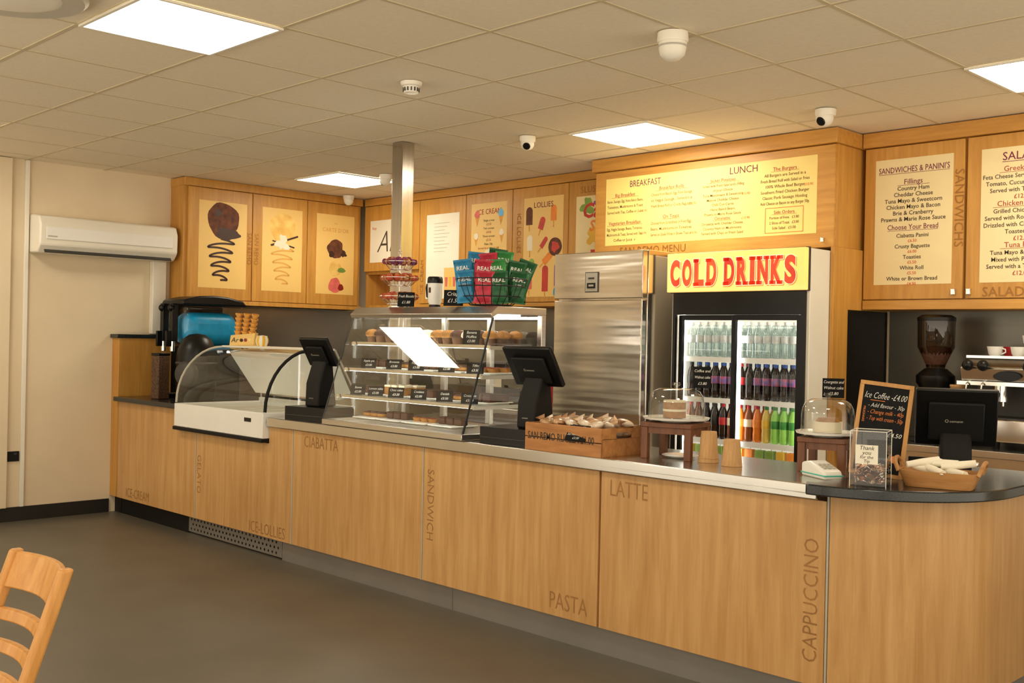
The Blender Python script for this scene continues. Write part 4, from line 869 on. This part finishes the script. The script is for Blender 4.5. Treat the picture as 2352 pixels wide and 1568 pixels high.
# ------------------------------------------------------------------ back counters and coffee station
t=thing('back_counter','stainless steel back counter under the coffee machine','counter',(-1.8,5.95,0))
MB().box(-3.07,-.6,5.70,6.28,0,.86,STEELC).obj('body',t,world=True)
MB().box(-3.072,-.6,5.65,6.284,.862,.90,STEELC).obj('worktop',t,world=True,bev=.003)
t=thing('back_counter','stainless steel preparation counter by the back wall','counter',(-6.5,5.95,0))
MB().box(-8.23,-4.95,5.70,6.28,0,.86,STEELC).obj('body',t,world=True)
MB().box(-8.238,-4.94,5.65,6.284,.862,.90,STEELC).obj('worktop',t,world=True,bev=.003)
for (x,c1,lb_,h) in ((-5.45,CLR,'red and white cardboard carton',.42),(-5.25,LW,'white cardboard carton',.30),(-6.1,DGREY,'dark storage box',.3),(-7.2,BLK,'black countertop appliance',.35)):
    t=thing('storage_box',lb_+' on the back counter','box',(x,5.95,.90),group='boxes on the back counter')
    MB().box(-.09,.09,-.12,.12,0,h,c1).obj('box',t,bev=.004); MB().box(-.085,.085,-.1215,-.12,h*.5,h*.8,PAPER).obj('print',t)
t=thing('coffee_grinder','black coffee grinder with smoky bean hopper','coffee grinder',(-2.64,6.0,.90))
MB().lathe([(0,0),(.10,0),(.10,.03),(.075,.05),(.07,.28),(.105,.33),(.105,.37),(.06,.41),(0,.41)],BLK,seg=32).obj('body',t)
MB().box(-.07,.07,-.17,-.05,.0,.03,BLK).box(-.05,.05,-.12,-.05,.08,.26,CHROME).box(-.03,.03,-.15,-.08,.16,.20,BLK).obj('dosing_chamber',t,bev=.006)
MB().lathe([(.05,.41),(.055,.44),(.10,.53),(.102,.68),(0,.68)],GLB,seg=32).obj('hopper',t)
MB().lathe([(.048,.42),(.085,.50),(.08,.53),(0,.54)],CAKEB,seg=24).obj('beans',t,label='dark roasted coffee beans')
MB().lathe([(.104,.68),(.104,.70),(.08,.715),(0,.715)],BLK,seg=32).obj('lid',t)
t=thing('coffee_machine','chrome two-group espresso machine','coffee machine',(-1.98,5.97,.90))
MB().box(-.42,.40,-.22,.24,.04,.16,CHROME).box(-.42,.40,.0,.24,.16,.44,DGREY).prism([(-.42,-.20,.34),(-.42,.0,.34),(-.42,.0,.48),(-.42,-.10,.48),(-.42,-.22,.43)],(.82,0,0),MSTEEL).box(-.42,.40,0,.24,.44,.48,MSTEEL).obj('body',t,bev=.008)
MB().box(-.43,.41,-.228,-.216,.335,.355,CHROME).box(-.43,.41,-.11,-.10,.478,.492,CHROME).obj('trim',t)
MB().box(-.38,.38,-.20,-.02,.16,.165,DGREY).obj('drip_tray',t)
for x in (-.24,.12):
    MB().cyl((x,-.12,.27),.035,.08,CHROME,24).tube([(x,-.13,.29),(x,-.30,.27)],.013,BLK).cyl((x,-.12,.25),.04,.025,CHROME,24).tube([(x-.015,-.12,.25),(x-.015,-.12,.225)],.006,CHROME).tube([(x+.015,-.12,.25),(x+.015,-.12,.225)],.006,CHROME).obj('group_head',t,label='chrome group head with black handled portafilter')
for x in (-.37,-.29,-.06,.30):
    MB().tube([(x,-.20,.36),(x,-.25,.34),(x,-.26,.2),(x+.01,-.25,.18)],.005,CHROME).sph((x,-.235,.44),.03,BLK,seg=14,rings=8).tube([(x,-.235,.44),(x,-.15,.42)],.016,CHROME).obj('steam_wand',t)
MB().lathe([(0,0),(.05,0),(.05,.004),(0,.004)],BLK,mtx=Matrix.Translation((-.17,-.226,.385))@Matrix.Rotation(math.pi/2,4,'X')@Matrix.Diagonal((1.4,.5,1,1)),seg=24).obj('badge',t)
for x in (-.38,.36):
    for y in (-.18,.2): MB().cyl((x,y,0),.02,.04,BLK).obj('foot',t)
def mk_cup(mm,lab):
    t=thing('coffee_cup',lab,'cup',(0,0,0),group='cups on the coffee machine')
    MB().lathe([(0,.0),(.022,0),(.034,.02),(.042,.06),(.039,.06),(.031,.022),(0,.008)],mm,seg=24).obj('bowl',t); MB().tube([(.038,0,.05),(.055,0,.045),(.056,0,.03),(.034,0,.018)],.004,mm).obj('handle',t); return t
cr_=mk_cup(CLR,'red ceramic coffee cup on the machine'); cw_=mk_cup(WHT,'white ceramic coffee cup on the machine'); zc=1.382; cr_.location=(-2.26,6.08,zc); cw_.location=(-2.30,5.97,zc)
for x,y,z in ((-2.18,5.98,zc),(-2.06,5.98,zc),(-1.94,6.0,zc),(-2.34,6.14,zc),(-2.14,6.12,zc),(-1.82,5.98,zc),(-2.02,6.11,zc),(-2.12,5.98,zc+.062),(-2.0,6.0,zc+.062)): dup(cw_,(x,y,z),random.uniform(0,360))
t=thing('paper_cup_stack','tall stack of kraft takeaway cups','paper cups',(-2.47,5.90,.90),group='kraft paper cups')
m=MB(); m.lathe([(0,0),(.03,0),(.04,.1),(0,.1)],KRAFT)
for j in range(13): m.lathe([(.038,.095+j*.018),(.043,.103+j*.018),(.04,.112+j*.018),(.038,.112+j*.018)],KRAFT)
m.obj('cups',t)
# ------------------------------------------------------------------ chair
t=thing('dining_chair','light beech ladder-back dining chair','chair',(-2.625,.72,0))
t.scale=(.80,.95,.985)
def yb(z): return .31-(.90-z)*.36 if z>.45 else .31-.45*.36-(.45-z)*-.10
for x0_ in (-.205,.175):
    P=[(yb(z),z) for z in (0,.2,.45,.6,.75,.89)]
    poly=[(x0_-.006,y-.016,z) for y,z in P]+[(x0_-.006,y+.016,z) for y,z in reversed(P)]
    MB().prism(poly,(.038,0,0),CHAIRW).obj('back_post',t,bev=.008,seg=3)
def slat(z0,z1,bow,name):
    m=MB(); n=9; v=[];f=[]
    for i in range(n):
        u=-1+2*i/(n-1); x=-.0075+u*.175; b=bow*(1-u*u)
        for z in (z0,z1):
            y=yb(z)+b
            v+= [(x,y-.009,z),(x,y+.009,z)]
    for i in range(n-1):
        a=i*4;b=a+4
        f+=[(a,b,b+2,a+2),(a+1,a+3,b+3,b+1),(a+2,b+2,b+3,a+3),(a,a+1,b+1,b)]
    f+=[(0,2,3,1),((n-1)*4,(n-1)*4+1,(n-1)*4+3,(n-1)*4+2)]
    m.add(v,f,CHAIRW,False); m.obj(name,t,bev=.004)
slat(.80,.885,.03,'top_rail');slat(.725,.753,.03,'slat');slat(.655,.683,.03,'slat');slat(.585,.613,.03,'slat')
MB().prism([(-.21,-.26,.44),(.19,-.26,.44),(.175,.15,.44),(-.19,.15,.44)],(0,0,.022),CHAIRW).obj('seat',t,bev=.008,seg=3)
for x in (-.18,.165): MB().box(x-.018,x+.018,-.245,-.209,0,.44,CHAIRW).obj('front_leg',t,bev=.005)
MB().box(-.17,.155,-.235,-.215,.38,.44,CHAIRW).box(-.19,-.17,-.21,.13,.38,.44,CHAIRW).box(.155,.175,-.21,.13,.38,.44,CHAIRW).obj('apron',t,bev=.003)
for a,b in ((-.19,-.175),(.16,.175)): MB().box(a,b,-.21,.15,.2,.225,CHAIRW).obj('stretcher',t,bev=.003)
print('objects',len(D.objects))
